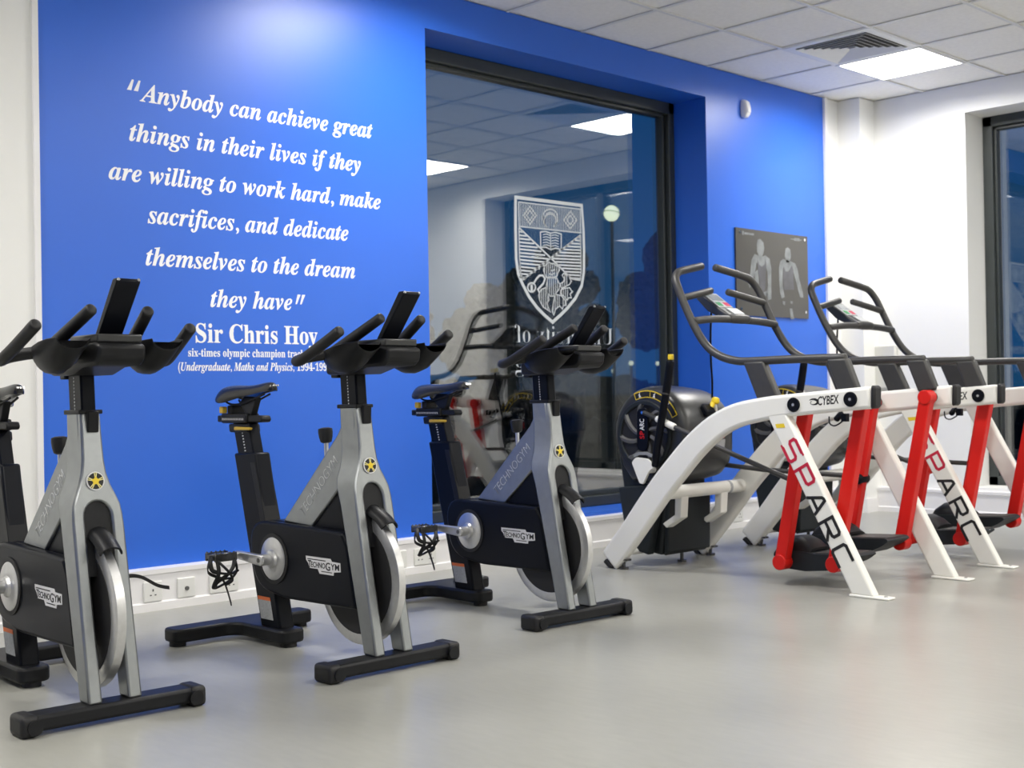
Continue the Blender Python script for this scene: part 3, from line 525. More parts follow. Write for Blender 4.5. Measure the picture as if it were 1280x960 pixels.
    for a, hw, zt, drop in ((-0.968, 0.040, 0.930, 0.030), (-0.960, 0.066, 0.938, 0.054), (-0.938, 0.078, 0.943, 0.070), (-0.905, 0.077, 0.944, 0.074), (-0.870, 0.064, 0.943, 0.062), (-0.832, 0.046, 0.941, 0.044), (-0.785, 0.033, 0.941, 0.033), (-0.735, 0.026, 0.946, 0.029), (-0.69, 0.025, 0.952, 0.028), (-0.660, 0.020, 0.950, 0.026), (-0.648, 0.011, 0.942, 0.016)):
        sec = []
        for k in range(16):
            an = 2*PI*k/16; c, s = math.cos(an), math.sin(an)
            x = hw*math.copysign(abs(c)**0.75, c); zz = zt + (0.006 if s > 0 else 0)*s - drop*(abs(c)**2.2) * (0.75 if s >= 0 else 1.0) - (0.018*abs(s)**0.8 if s < 0 else 0)
            sec.append(V(x, a, zz))
        L.append(sec)
    loft(bm, L); sd = obj('saddle', bm, M['saddle'], t); sd.modifiers.new('smooth', 'SUBSURF').levels = 1; sd.modifiers['smooth'].render_levels = 1
    bm = bmesh.new()
    for s in (-0.009, 0.0, 0.009): cyl(bm, V(s, -0.645, 0.943), (0, -1, 0.2), 0.0035, 0.004, n=10)
    obj('nose_rivets', bm, M['chrome'], sd)
    # --- silver neck, arched fork
    zs = [0.868, 0.80, 0.73, 0.69, 0.655, 0.625, 0.60, 0.57, 0.54]
    hw = [0.030, 0.031, 0.033, 0.038, 0.048, 0.061, 0.071, 0.075, 0.0765]
    right = list(zip(hw, zs)) + [(0.078, 0.30), (0.079, 0.055)]
    inner = [(0.038, 0.055), (0.040, 0.54)] + [(0.040*math.cos(k*PI/10), 0.565 + 0.045*math.sin(k*PI/10)) for k in range(0, 11)] + [(-0.040, 0.54), (-0.038, 0.055)]
    outl = right + inner + [(-l, z) for l, z in right[::-1]]
    bm = bmesh.new(); loft(bm, [[V(l, interp(FRONT, z), z) for l, z in outl], [V(l*(1.0 if z < 0.62 else 1.10), interp(REAR, z), z) for l, z in outl]])
    fk = obj('fork_frame', bm, M['silver'], t, bevel=0.007, ang=30)
    bm = bmesh.new(); prism(bm, [(-0.0385, 0.40), (0.0385, 0.40)] + [(0.0395*math.cos(k*PI/10), 0.565 + 0.044*math.sin(k*PI/10)) for k in range(0, 11)], lambda l, z, d: V(l, interp(FRONT, z) + d, z), -0.040, -0.010)
    obj('fork_insert', bm, M['plastic'], fk)
    # emblem
    t3 = fk; c = V(0, -0.092, 0.667); ax = Vector((0, -1, 0.12)).normalized()
    obj('emblem_rim', CYL(c, ax, 0.027, 0.004, n=32), M['badge'], t3)
    obj('emblem_disc', CYL(c + ax*0.0035, ax, 0.0235, 0.0015, n=32), M['black'], t3)
    bm = bmesh.new(); Xv = Vector((1, 0, 0)); Yv = ax.cross(Xv) * -1; Yv = Yv if Yv.z > 0 else -Yv
    star = []
    for k in range(10):
        an = PI/2 + k*PI/5; r = 0.0145 if k % 2 == 0 else 0.0085; star.append((r*math.cos(an), r*math.sin(an)))
    fs = lambda p, q, d: c + ax*d + Xv*p + Yv*q
    prism(bm, star, fs, 0.0045, 0.0062)
    obj('emblem_star', bm, M['yellow'], t3, smooth=False)
    bm = bmesh.new()
    for k in range(5):
        an = PI/2 + k*2*PI/5
        for s in (-0.14, 0.14): ribbon(bm, [(0.010*math.cos(an + s), 0.010*math.sin(an + s)), (0.0245*math.cos(an + s*0.9), 0.0245*math.sin(an + s*0.9))], 0.0026, fs, 0.0045, 0.0058)
    obj('emblem_spokes', bm, M['palegold'], t3, smooth=False)
    # diagonal brace
    bm = bmesh.new(); side(bm, [(-0.205, 0.868), (-0.205, 0.80), (-0.228, 0.768), (-0.562, 0.455), (-0.385, 0.445), (-0.205, 0.600), (-0.160, 0.62), (-0.125, 0.80), (-0.135, 0.868)], -0.0325, 0.0325)
    br = obj('diagonal_brace', bm, M['silver'], t, bevel=0.006)
    bm = bmesh.new(); side(bm, [(-0.40, 0.44), (-0.195, 0.615), (-0.14, 0.55), (-0.12, 0.44)], -0.024, 0.024); obj('brace_infill', bm, M['guard'], t, bevel=0.003)
    d = Vector((0, -0.728, 0.685)).normalized(); up = Vector((0, 0.685, 0.728)).normalized()
    text_mesh('raised_lettering', 'TECHNOGYM', d, up, V(-0.0326, -0.432, 0.478), width=0.285, height=0.052, depth=0.0008, m=M['greyline'], parent=br, offset=-0.022)
    # --- handlebar post
    bm = bmesh.new(); side(bm, [(-0.215, 0.862), (-0.125, 0.862), (-0.135, 1.0), (-0.225, 1.0)], -0.022, 0.022)
    hp = obj('handlebar_post', bm, M['guard'], t, bevel=0.006)
    bm = bmesh.new()
    for k in range(11):
        z = 0.872 + k*0.010; a = -0.172 - 0.07*(z - 0.86); box(bm, (-0.0228, -(a + 0.0022), z), (-0.0218, -(a - 0.0022), z + 0.0055))
    obj('height_marks', bm, M['greyline'], hp, smooth=False)
    bm = bmesh.new(); side(bm, [(-0.222, 0.858), (-0.113, 0.860), (-0.113, 0.872), (-0.222, 0.872)], -0.036, 0.036); obj('post_collar', bm, M['plastic'], t, bevel=0.003)
    bm = bmesh.new(); side(bm, [(-0.122, 0.810), (-0.104, 0.806), (-0.100, 0.868), (-0.128, 0.870)], -0.014, 0.020); obj('height_latch', bm, M['plastic'], t, bevel=0.004)
    # --- handlebar
    bm = bmesh.new(); side(bm, [(-0.235, 0.972), (-0.10, 0.972), (-0.02, 0.992), (0.075, 0.995), (0.098, 1.012), (0.105, 1.05), (0.07, 1.062), (-0.20, 1.050), (-0.24, 1.02)], -0.070, 0.070)
    hb = obj('handlebar_bracket', bm, M['plastic'], t, bevel=0.010)
    bm = bmesh.new(); side(bm, [(-0.262, 0.962), (-0.225, 0.962), (-0.225, 0.986), (-0.262, 0.978)], -0.030, 0.010); side(bm, [(-0.26, 1.0), (-0.225, 1.0), (-0.225, 1.03), (-0.26, 1.02)], -0.03, 0.01); obj('slide_lever', bm, M['plastic'], hb, bevel=0.004)
    bm = bmesh.new(); side(bm, [(-0.10, 1.058), (0.085, 1.058), (0.088, 1.082), (-0.10, 1.082)], -0.066, 0.066); obj('console_plate', bm, M['shell'], hb, bevel=0.005)
    for s in (-1, 1):
        # bottle-shaped forearm trough: U section swept forward
        bm = bmesh.new(); L = []
        cx = 0.137*s
        for a, w, zb, zr, th in ((-0.118, 0.018, 1.010, 1.036, 0.006), (-0.105, 0.038, 0.988, 1.044, 0.008), (-0.065, 0.052, 0.974, 1.052, 0.008), (-0.015, 0.054, 0.972, 1.062, 0.008), (0.035, 0.052, 0.986, 1.068, 0.007), (0.075, 0.049, 1.016, 1.070, 0.0055), (0.096, 0.049, 1.038, 1.071, 0.004)):
            sec = []; n = 10
            for k in range(n + 1):
                an = PI + PI*k/n; sec.append(V(cx + w*math.cos(an), a, zr + (zr - zb)*math.sin(an)))
            for k in range(n, -1, -1):
                an = PI + PI*k/n; sec.append(V(cx + (w - th)*math.cos(an), a, zr + (zr - zb - th)*math.sin(an)))
            L.append(sec)
        loft(bm, L); obj('forearm_cradle', bm, M['plastic'], t, bevel=0.002, seg=1)
        bm = bmesh.new(); tube(bm, [V(s*0.07, -0.06, 1.030), V(s*0.15, -0.09, 1.036), V(s*0.215, -0.135, 1.026), V(s*0.238, -0.16, 1.016), V(s*0.245, -0.125, 1.018), V(s*0.238, -0.055, 1.048), V(s*0.226, 0.066, 1.106)], 0.0175, n=14, sm=6)
        obj('outer_grip', bm, M['rubber'], t)
        bm = bmesh.new(); tube(bm, [V(s*0.118, -0.16, 1.030), V(s*0.114, -0.10, 1.056), V(s*0.082, 0.092, 1.150)], [0.021, 0.019, 0.0170], n=14, sm=5)
        obj('inner_grip', bm, M['rubber'], t)
    bm = bmesh.new(); side(bm, [(-0.005, 1.078), (0.018, 1.072), (0.146, 1.222), (0.140, 1.232), (0.118, 1.232)], -0.035, 0.035)
    tb = obj('display_mount', bm, M['guard'], t, bevel=0.004)
    bm = bmesh.new()
    for s in (-0.029, 0.029): cyl(bm, V(s, 0.140, 1.226), (0, -0.8, 0.45), 0.0045, 0.006, n=10)
    obj('mount_screws', bm, M['chrome'], tb)
    # --- resistance knob
    bm = bmesh.new(); lathe(bm, V(0, -0.336, 0.742), (0, 0.1, 1), [(0.011, -0.004), (0.019, 0.0), (0.0235, 0.016), (0.0255, 0.034), (0.0245, 0.046), (0.014, 0.050)]); kn = obj('resistance_knob', bm, M['rubber'], t)
    obj('knob_stem', CYL(V(0, -0.334, 0.665), (0, 0.03, 1), 0.008, 0.08, n=12), M['alu'], kn)
    # --- flywheel
    fc = V(0, -0.150, 0.288)
    bm = bmesh.new(); lathe(bm, fc + Vector((-0.016, 0, 0)), (1, 0, 0), [(0.184, 0.004), (0.184, 0.0), (0.212, 0.0), (0.222, 0.004), (0.222, 0.030), (0.212, 0.034), (0.184, 0.034), (0.184, 0.030)], n=56)
    fw = obj('flywheel', bm, M['alu'], t, ang=25)
    obj('flywheel_disc', CYL(fc + Vector((-0.018, 0, 0)), (1, 0, 0), 0.186, 0.038, n=48), M['black'], fw)
    bm = bmesh.new(); P = []
    for k in range(9):
        an = math.radians(86 - k*4.8); P.append((fc.y - 0.236*math.cos(an), fc.z + 0.236*math.sin(an)))
    L = []
    for i, (yy, zz) in enumerate(P):
        sec = []
        for k in range(9):
            an = PI*k/8; sec.append(Vector((0.034*math.cos(an), yy - 0.012*math.sin(an)*(0.3 + i/9), zz + 0.024*math.sin(an))))
        for k in range(8, -1, -1):
            an = PI*k/8; sec.append(Vector((0.029*math.cos(an), yy - 0.010*math.sin(an)*(0.3 + i/9), zz + 0.019*math.sin(an))))
        L.append(sec)
    loft(bm, L); obj('brake_cover', bm, M['plastic'], t)
    # --- drive guard
    gp = rounded_outline([(-0.735, 0.457), (-0.160, 0.446), (-0.128, 0.40), (-0.085, 0.194), (-0.50, 0.188), (-0.70, 0.215)], [0.11, 0.01, 0.0, 0.0, 0.03, 0.11], 8)
    bm = bmesh.new(); side(bm, gp, -0.070, -0.024); gd = obj('drive_guard', bm, M['guard'], t, bevel=0.012, seg=3)
    bm = bmesh.new(); side(bm, rounded_outline([(-0.735, 0.457), (-0.330, 0.45), (-0.335, 0.30), (-0.36, 0.20), (-0.50, 0.188), (-0.70, 0.215)], [0.11, 0.01, 0.0, 0.0, 0.03, 0.11], 8), -0.026, 0.060); obj('rear_guard', bm, M['guard'], t, bevel=0.012, seg=3)
    bm = bmesh.new(); ring(bm, V(-0.0702, -0.566, 0.325), (-1, 0, 0), 0.090, 0.076, 0.004, n=40); obj('disc_surround', bm, M['black'], gd)
    bm = bmesh.new(); lathe(bm, V(-0.069, -0.566, 0.325), (-1, 0, 0), [(0.076, 0.0), (0.076, 0.006), (0.070, 0.009), (0.034, 0.011), (0.030, 0.020), (0.018, 0.024), (0.018, 0.05)], n=40); obj('crank_disc', bm, M['alu'], t)
    # badge
    bp = [(-0.366, 0.352), (-0.222, 0.352), (-0.216, 0.343), (-0.168, 0.342), (-0.166, 0.312), (-0.205, 0.308), (-0.207, 0.297), (-0.286, 0.297), (-0.296, 0.312), (-0.345, 0.312), (-0.352, 0.328), (-0.364, 0.338)]
    bm = bmesh.new(); side(bm, bp, -0.0715, -0.069); obj('logo_badge', bm, M['badge'], gd, smooth=False)
    bm = bmesh.new(); side(bm, [(-0.356, 0.3415), (-0.25, 0.3415), (-0.25, 0.3445), (-0.356, 0.3445)], -0.0722, -0.0714); side(bm, [(-0.275, 0.3045), (-0.214, 0.3045), (-0.214, 0.3072), (-0.275, 0.3072)], -0.0722, -0.0714); obj('badge_rules', bm, M['black'], gd, smooth=False)
    for wd_, a_, w_, h_, z_ in (('T', -0.353, 0.019, 0.036, 0.3135), ('ECHNO', -0.335, 0.082, 0.026, 0.3165), ('G', -0.250, 0.026, 0.038, 0.312), ('YM', -0.221, 0.048, 0.030, 0.316)): text_mesh('badge_lettering', wd_, (0, -1, 0), (0, 0, 1), V(-0.0716, a_, z_), width=w_, height=h_, depth=0.0006, m=M['black'], parent=gd, offset=0.012)
    # --- cranks and pedals
    for s in (-1, 1):
        ce = V(s*0.125, -0.566 - s*0.0 + (0.0), 0.325)
        e = V(s*0.132, -0.566 + s*0.155, 0.325 - s*0.008)
        bm = bmesh.new()
        ax0 = V(s*0.070, -0.566, 0.325)
        cyl(bm, ax0, (s, 0, 0), 0.020, 0.058, n=20)
        dv = (e - ce).normalized(); nv = Vector((0, -dv.z, dv.y))
        L = []
        for q, w, d in ((-0.018, 0.012, 0.010), (-0.008, 0.019, 0.0125), (0.02, 0.0185, 0.0125), (0.12, 0.015, 0.0105), (0.158, 0.014, 0.0105), (0.168, 0.008, 0.009)):
            c0 = V(s*0.122, -0.566, 0.325) + Vector((0, dv.y, dv.z)).normalized()*q
            L.append([c0 + nv*w + Vector((d, 0, 0)), c0 - nv*w + Vector((d, 0, 0)), c0 - nv*w - Vector((d, 0, 0)), c0 + nv*w - Vector((d, 0, 0))])
        loft(bm, L); ck = obj('crank_arm', bm, M['alu'], t, bevel=0.004)
        obj('crank_bolt', CYL(V(s*0.1345, -0.566, 0.325), (s, 0, 0), 0.0085, 0.002, n=14), M['dot'], ck)
        pc = Vector((s*0.190, e.y, e.z))
        bm = bmesh.new()
        box(bm, (pc.x - 0.045, pc.y - 0.036, pc.z - 0.015), (pc.x + 0.045, pc.y - 0.025, pc.z + 0.014)); box(bm, (pc.x - 0.045, pc.y + 0.025, pc.z - 0.015), (pc.x + 0.045, pc.y + 0.036, pc.z + 0.014)); box(bm, (pc.x - 0.040, pc.y - 0.012, pc.z - 0.013), (pc.x + 0.040, pc.y + 0.012, pc.z + 0.012))
        box(bm, (pc.x - 0.045, pc.y - 0.034, pc.z - 0.008), (pc.x - 0.036, pc.y + 0.034, pc.z + 0.010)); box(bm, (pc.x + 0.036, pc.y - 0.034, pc.z - 0.008), (pc.x + 0.045, pc.y + 0.034, pc.z + 0.010))
        for k in range(5):
            for q in (-0.034, 0.029): box(bm, (pc.x - 0.043 + k*0.018, pc.y + q, pc.z + 0.013), (pc.x - 0.035 + k*0.018, pc.y + q + 0.005, pc.z + 0.018))
        pd = obj('pedal', bm, M['chrome_dark'], t, bevel=0.002, seg=1)
        obj('pedal_axle', CYL((s*0.118, pc.y, pc.z), (s, 0, 0), 0.0115, 0.115, n=14, r2=0.009), M['chrome'], pd)
        # toe cage hanging below, open loops
        bm = bmesh.new(); q = pc + Vector((0, -0.030, -0.006))
        def lp(pts, r=0.0075): tube(bm, [q + Vector(p) for p in pts], r, n=8, sm=5, flat=0.6, dome=False)
        lp([(-0.036, 0, 0), (-0.040, -0.02, -0.045), (-0.046, 0.0, -0.085), (-0.03, 0.03, -0.105), (0.0, 0.035, -0.100), (0.03, 0.02, -0.08), (0.042, -0.005, -0.045), (0.036, 0, 0)])
        lp([(-0.034, -0.004, -0.006), (-0.016, -0.022, -0.030), (0.006, -0.022, -0.055), (0.028, 0.004, -0.080), (0.018, 0.028, -0.095)])
        lp([(0.034, -0.004, -0.006), (0.016, -0.022, -0.030), (-0.008, -0.022, -0.055), (-0.034, 0.004, -0.082), (-0.022, 0.030, -0.100)])
        lp([(-0.040, -0.015, -0.045), (-0.015, -0.024, -0.050), (0.012, -0.022, -0.052), (0.042, -0.01, -0.045)])
        lp([(-0.026, 0.0, -0.075), (0.006, 0.005, -0.072), (0.034, 0.012, -0.075)], 0.007); lp([(-0.046, 0.02, 0.01), (-0.062, 0.0, -0.01), (-0.060, -0.01, -0.035), (-0.040, -0.015, -0.045)], 0.008)
        obj('toe_cage', bm, M['rubber'], pd)
        bm = bmesh.new(); q2 = pc
        P2 = ([(0.045*s, 0, -0.005), (0.060*s, -0.01, -0.05), (0.02*s, -0.03, -0.075), (-0.01, -0.035, -0.09), (-0.005, -0.05, -0.125), (0.0, -0.062, -0.165)] if s < 0 else
              [(0.030, 0, 0.004), (0.055, 0.0, 0.020), (0.10, 0.0, 0.012), (0.16, 0.01, -0.022), (0.20, 0.01, -0.034)])
        pp = catmull(P2, 6)
        loft(bm, [[q2 + p + Vector((0, 0.004, 0.006)), q2 + p + Vector((0, -0.004, 0.006)), q2 + p + Vector((0.001, -0.004, -0.006)), q2 + p + Vector((0.001, 0.004, -0.006))] for p in pp])
        obj('pedal_strap', bm, M['rubber'], pd)
    return t
M['saddle'] = mat('black_saddle_vinyl', (0.012, 0.012, 0.013), 0.25, var=0.1)
M['palegold'] = mat('pale_yellow_print', (0.78, 0.70, 0.30), 0.5, var=0.02)
M['chrome_dark'] = mat('worn_pedal_metal', (0.10, 0.10, 0.10), 0.3, metal=0.8, var=0.3, scale=40)

bike = make_bike('middle exercise bike, black and silver, standing under the end of the wall quote')
dup(bike, (-3.180, -1.640, 0), math.radians(-2.0), 'leftmost and nearest exercise bike, black and silver, cut by the left edge of the photo')
dup(bike, (-1.207, -1.593, 0), math.radians(-1.5), 'rightmost exercise bike, black and silver, standing in front of the window')
bike.location = (-2.250, -1.722, 0)

# ------------------------------------------------------------------ arc climbers (written in room metres of the first one, then moved to its own origin)
OX, OY = 0.3875, -1.40
W = lambda x, y, z: Vector((x - OX, y - OY, z))
def yz(bm, pts, x0, x1): prism(bm, pts, lambda y, z, d: W(d, y, z), x0, x1)
LETTERS = {   # stroke lines in a unit cell, x along the word, y letter-up
    'S': [[(0.95, 0.98), (0.95, 1.0), (0.12, 1.0), (0.0, 0.9), (0.0, 0.62), (0.12, 0.53), (0.85, 0.53), (0.97, 0.44), (0.97, 0.1), (0.85, 0.0), (0.0, 0.0), (0.0, 0.02)]],
    'P': [[(0.0, 0.0), (0.0, 1.0), (0.85, 1.0), (0.97, 0.9), (0.97, 0.5), (0.85, 0.4), (0.0, 0.4)]],
    'A': [[(0.0, 0.0), (0.40, 0.93), (0.5, 1.0), (0.62, 1.0), (1.0, 0.0)], [(0.16, 0.32), (0.88, 0.32)]],
    'R': [[(0.0, 0.0), (0.0, 1.0), (0.85, 1.0), (0.97, 0.9), (0.97, 0.55), (0.85, 0.45), (0.0, 0.45)], [(0.45, 0.45), (1.0, 0.0)]],
    'C': [[(0.97, 1.0), (0.12, 1.0), (0.0, 0.88), (0.0, 0.12), (0.12, 0.0), (0.97, 0.0)]]}

def make_climber(label):
    t = thing('arc_climber', label, 'arc climber', (OX, OY, 0), group='arc trainers by the window')
    sides = ((0.0, 0.055, -1), (0.72, 0.775, 1))
    ARCH = [(-0.672, 0.035), (-0.80, 0.175), (-0.915, 0.310), (-1.015, 0.425), (-1.11, 0.522), (-1.21, 0.620), (-1.31, 0.700), (-1.40, 0.752), (-1.49, 0.785), (-1.60, 0.806), (-1.72, 0.822), (-1.95, 0.841), (-2.182, 0.858)]
    WID = [0.125, 0.128, 0.132, 0.132, 0.132, 0.128, 0.122, 0.116, 0.112, 0.108, 0.102, 0.098, 0.096]
    for x0, x1, s in sides:
        bm = bmesh.new(); pts = [tuple(p) for p in catmull([Vector((y, z, 0)) for y, z in ARCH], 3)]
        pts = [(p[0], p[1]) for p in pts]; ws = [WID[min(i // 3, 12)] + (WID[min(i // 3 + 1, 12)] - WID[min(i // 3, 12)])*(i % 3)/3 for i in range(len(pts))]
        ribbon(bm, pts, ws, lambda y, z, d: W(d, y, z), x0, x1)
        fr = obj('side_frame', bm, M['white_metal'], t, bevel=0.016, seg=3)
        bm = bmesh.new(); yz(bm, [(-2.180, 0.806), (-2.203, 0.815), (-2.206, 0.905), (-2.184, 0.912)], x0 - 0.002, x1 + 0.002); obj('frame_end_cap', bm, M['rubber'], fr, bevel=0.010)
        bm = bmesh.new(); yz(bm, [(-0.632, 0.030), (-0.668, 0.001), (-0.705, 0.004), (-0.652, 0.048)], x0 + 0.004, x1 - 0.004); obj('wheel_cap', bm, M['black'], fr, bevel=0.006)
        bm = bmesh.new(); cyl(bm, W((x0 + x1)/2, -0.755, 0.0), (0, 0, 1), 0.024, 0.012, n=18); cyl(bm, W((x0 + x1)/2, -0.755, 0.01), (0, 0, 1), 0.008, 0.04, n=10); box(bm, W((x0 + x1)/2 - 0.018, -0.79, 0.045), W((x0 + x1)/2 + 0.018, -0.72, 0.055)); obj('levelling_foot', bm, M['chrome_dark'], fr)
        # front leg and plate
        bm = bmesh.new(); yz(bm, [(-1.648, 0.790), (-1.753, 0.795), (-2.182, 0.008), (-2.072, 0.008)], x0 + 0.001, x1 - 0.003)
        lg = obj('front_leg', bm, M['white_metal'], t, bevel=0.010, seg=3)
        bm = bmesh.new(); yz(bm, [(-2.062, 0.0), (-2.250, 0.0), (-2.250, 0.010), (-2.062, 0.012)], x0 - 0.004, x1 + 0.006); obj('foot_plate', bm, M['white_metal'], lg, bevel=0.004)
        obj('plate_bolt', CYL(W((x0 + x1)/2, -2.222, 0.010), (0, 0, 1), 0.008, 0.004, n=10), M['alu'], lg)
        if s < 0:
            bm = bmesh.new(); yz(bm, [(-1.700, 0.742), (-1.745, 0.745), (-1.752, 0.727), (-1.706, 0.724)], x0 - 0.0002, x0 + 0.002); obj('yellow_sticker', bm, M['yellow'], lg, smooth=False)
            d = Vector((-0.4255, -0.785)).normalized(); u = Vector((d.y, -d.x))
            u = u if u.x < 0 else -u
            red, blk = bmesh.new(), bmesh.new()
            for i, ch in enumerate('SPARC'):
                st = Vector((-1.735, 0.668)) + d*(i*0.129)
                # cell starts at the leg's rear edge line
                base = Vector((-1.731, 0.640)) + d*(i*0.1285)
                for strk in LETTERS[ch]:
                    pts = [tuple(base + d*(p*0.084) + u*(0.004 + q*0.076)) for p, q in strk]
                    ribbon(red if i < 2 else blk, pts, 0.0140, lambda y, z, dd: W(dd, y, z), x0 - 0.0006, x0 + 0.002)
            obj('red_lettering', red, M['redprint'], lg, smooth=False); obj('black_lettering', blk, M['black'], lg, smooth=False)
            Xd = Vector((0, -0.9965, 0.082)); Yd = Vector((0, 0.082, 0.9965))
            text_mesh('maker_lettering', 'CYBEX', Xd, Yd, W(x0 - 0.0001, -1.925, 0.826), width=0.108, height=0.054, depth=0.0006, m=M['black'], parent=fr, offset=0.018, shear=0.22)
            bm = bmesh.new()
            for rr, cx in ((0.022, -1.900), ):
                ribbon(bm, [(cx + 0.024*math.cos(a*PI/10), 0.841 + 0.012*math.sin(a*PI/10) - 0.05*(0)) for a in range(2, 17)], [0.002 + 0.010*math.sin(k*PI/14) for k in range(15)], lambda y, z, dd: W(dd, y, z), x0 - 0.0005, x0 + 0.002)
                ribbon(bm, [(cx - 0.002 + 0.016*math.cos(a*PI/10 + PI), 0.837 + 0.008*math.sin(a*PI/10 + PI)) for a in range(2, 14)], 0.003, lambda y, z, dd: W(dd, y, z), x0 - 0.0005, x0 + 0.002)
            obj('maker_swoosh', bm, M['black'], fr, smooth=False)
        for y, z in ((-1.800, 0.829), (-2.087, 0.851)):
            bm = bmesh.new(); xx = x0 if s < 0 else x1
            lathe(bm, W(xx, y, z), (s, 0, 0), [(0.032, 0.0), (0.033, 0.004), (0.030, 0.009), (0.012, 0.009), (0.010, 0.007)], n=26); pc = obj('pivot_cap', bm, M['guard'], fr)
            obj('cap_screw', CYL(W(xx + s*0.006, y, z), (s, 0, 0), 0.0065, 0.003, n=10), M['alu'], fr)
        # hand rail
        xr = 0.042 if s < 0 else 0.733; cx = OX
        k = -s  # direction to the middle
        rail = [(xr, -2.045, 1.032), (xr, -1.80, 1.034), (xr, -1.56, 1.032), (xr, -1.47, 1.035), (xr, -1.385, 1.055), (xr, -1.315, 1.092), (xr, -1.262, 1.145), (xr, -1.210, 1.225), (xr, -1.160, 1.32), (xr + k*0.002, -1.120, 1.405), (xr + k*0.014, -1.097, 1.450), (xr + k*0.045, -1.085, 1.480), (xr + k*0.100, -1.075, 1.496), (cx - k*0.052, -1.045, 1.532)]
        obj('hand_rail', TUBE([W(*p) for p in rail], 0.0195, n=14, sm=4), M['rail'], t)
        obj('inner_handle', TUBE([W(xr, -1.145, 1.352), W(xr + k*0.06, -1.143, 1.362), W(cx - k*0.066, -1.112, 1.402)], 0.0178, n=14, sm=4), M['rail'], t)
        for p4 in ([(-1.592, 0.845), (-1.706, 0.855), (-1.624, 1.030), (-1.512, 1.028)], [(-2.018, 0.875), (-2.112, 0.885), (-2.055, 1.030), (-1.956, 1.028)]):
            bm = bmesh.new(); yz(bm, p4, xr - 0.024, xr + 0.022); obj('rail_upright', bm, M['rail'], t, bevel=0.010, seg=3)
        # red parallel arms
        xa0, xa1 = (0.080, 0.128) if s < 0 else (0.645, 0.693)
        dz = 0.0 if s < 0 else 0.045
        for (py, pz), (qy, qz) in (((-1.800, 0.829), (-1.655 - dz*0.2, 0.105 + dz)), ((-2.087, 0.851), (-1.935 - dz*0.2, 0.118 + dz))):
            bm = bmesh.new(); dv = Vector((qy - py, qz - pz)).normalized()
            ribbon(bm, [(py, pz), (qy, qz)], [0.058, 0.060], lambda y, z, dd: W(dd, y, z), xa0, xa1)
            am = obj('swing_arm', bm, M['red'], t, bevel=0.005)
            for (cy, cz, r) in ((py, pz, 0.034), (qy, qz, 0.036)): obj('pivot_hub', CYL(W(xa0 - 0.008, cy, cz), (1, 0, 0), r, xa1 - xa0 + 0.016, n=26), M['red'], am, bevel=0.004)
            if s < 0: obj('frame_bush', CYL(W(0.05, py, pz), (1, 0, 0), 0.026, 0.035, n=18), M['guard'], am)
            else: obj('frame_bush', CYL(W(0.69, py, pz), (1, 0, 0), 0.026, 0.035, n=18), M['guard'], am)
        if s > 0:
            bm = bmesh.new(); box(bm, W(0.655, -1.665, 0.735), W(0.685, -1.635, 0.775)); tube(bm, [W(0.72, -1.60, 0.775), W(0.67, -1.60, 0.745)], 0.016, n=12, sm=0); tube(bm, [W(0.66, -1.64, 0.735), W(0.66, -1.60, 0.715), W(0.66, -1.57, 0.725), W(0.67, -1.56, 0.76)], 0.004, n=8, sm=4)
            obj('stop_bracket', bm, M['guard'], fr, bevel=0.003)
        # pedals
        x2, x3 = (0.136, 0.335) if s < 0 else (0.438, 0.637)
        prof = rounded_outline([(-1.590, 0.075), (-1.600, 0.150), (-1.70, 0.158), (-1.80, 0.150), (-1.990, 0.160), (-2.005, 0.148), (-1.965, 0.120), (-1.88, 0.080), (-1.75, 0.066)], 0.012, 3); prof = [(y, z + dz) for y, z in prof]
        bm = bmesh.new(); yz(bm, prof, x2, x3); pd = obj('foot_pedal', bm, M['steel_dark'], t, bevel=0.012, seg=3)
        bm = bmesh.new(); L = []
        for y, hh, th in ((-1.585, 0.030, 0.012), (-1.60, 0.062, 0.012), (-1.64, 0.090, 0.012), (-1.69, 0.096, 0.010), (-1.735, 0.078, 0.008), (-1.775, 0.045, 0.008)):
            cxx, hw = (x2 + x3)/2, (x3 - x2)/2; n = 12
            sec = [W(cxx + hw*math.copysign(abs(math.cos(PI*i/n))**0.6, math.cos(PI*i/n)), y, 0.125 + dz + hh*math.sin(PI*i/n)**0.8) for i in range(n + 1)]
            sec += [W(cxx + (hw - th)*math.copysign(abs(math.cos(PI*i/n))**0.6, math.cos(PI*i/n)), y, 0.120 + dz + (hh - th)*math.sin(PI*i/n)**0.8) for i in range(n, -1, -1)]
            L.append(sec)
        loft(bm, L); obj('toe_cup', bm, M['plastic'], pd)
        bm = bmesh.new(); yz(bm, [(-1.80, 0.1490 + dz), (-1.985, 0.1590 + dz), (-1.985, 0.1625 + dz), (-1.80, 0.1540 + dz)], x2 + 0.014, x3 - 0.014); obj('tread_pad', bm, M['pad'], pd)
        # drive rods
        if s < 0: P = [(0.178, -0.775, 0.792), (0.160, -1.00, 0.715), (0.140, -1.36, 0.592), (0.104, -1.735, 0.475)]
        else: P = [(0.598, -0.79, 0.52), (0.620, -1.20, 0.487), (0.669, -1.735, 0.468)]
        rod = obj('drive_rod', TUBE([W(*p) for p in P], 0.0125, n=12, sm=0), M['rail'], t)
        e = Vector(P[-1]); obj('rod_end', TUBE([W(e.x - (0.005 if s < 0 else 0.045), e.y, e.z - 0.01), W(e.x + (0.060 if s < 0 else 0.045), e.y, e.z - 0.01)], 0.026, n=14, sm=0), M['red'] if s < 0 else M['guard'], rod)
        if s < 0: obj('rod_sleeve', TUBE([W(0.1705, -0.868, 0.7610), W(0.1603, -0.995, 0.7168)], 0.0175, n=14, sm=0), M['white_metal'], rod)
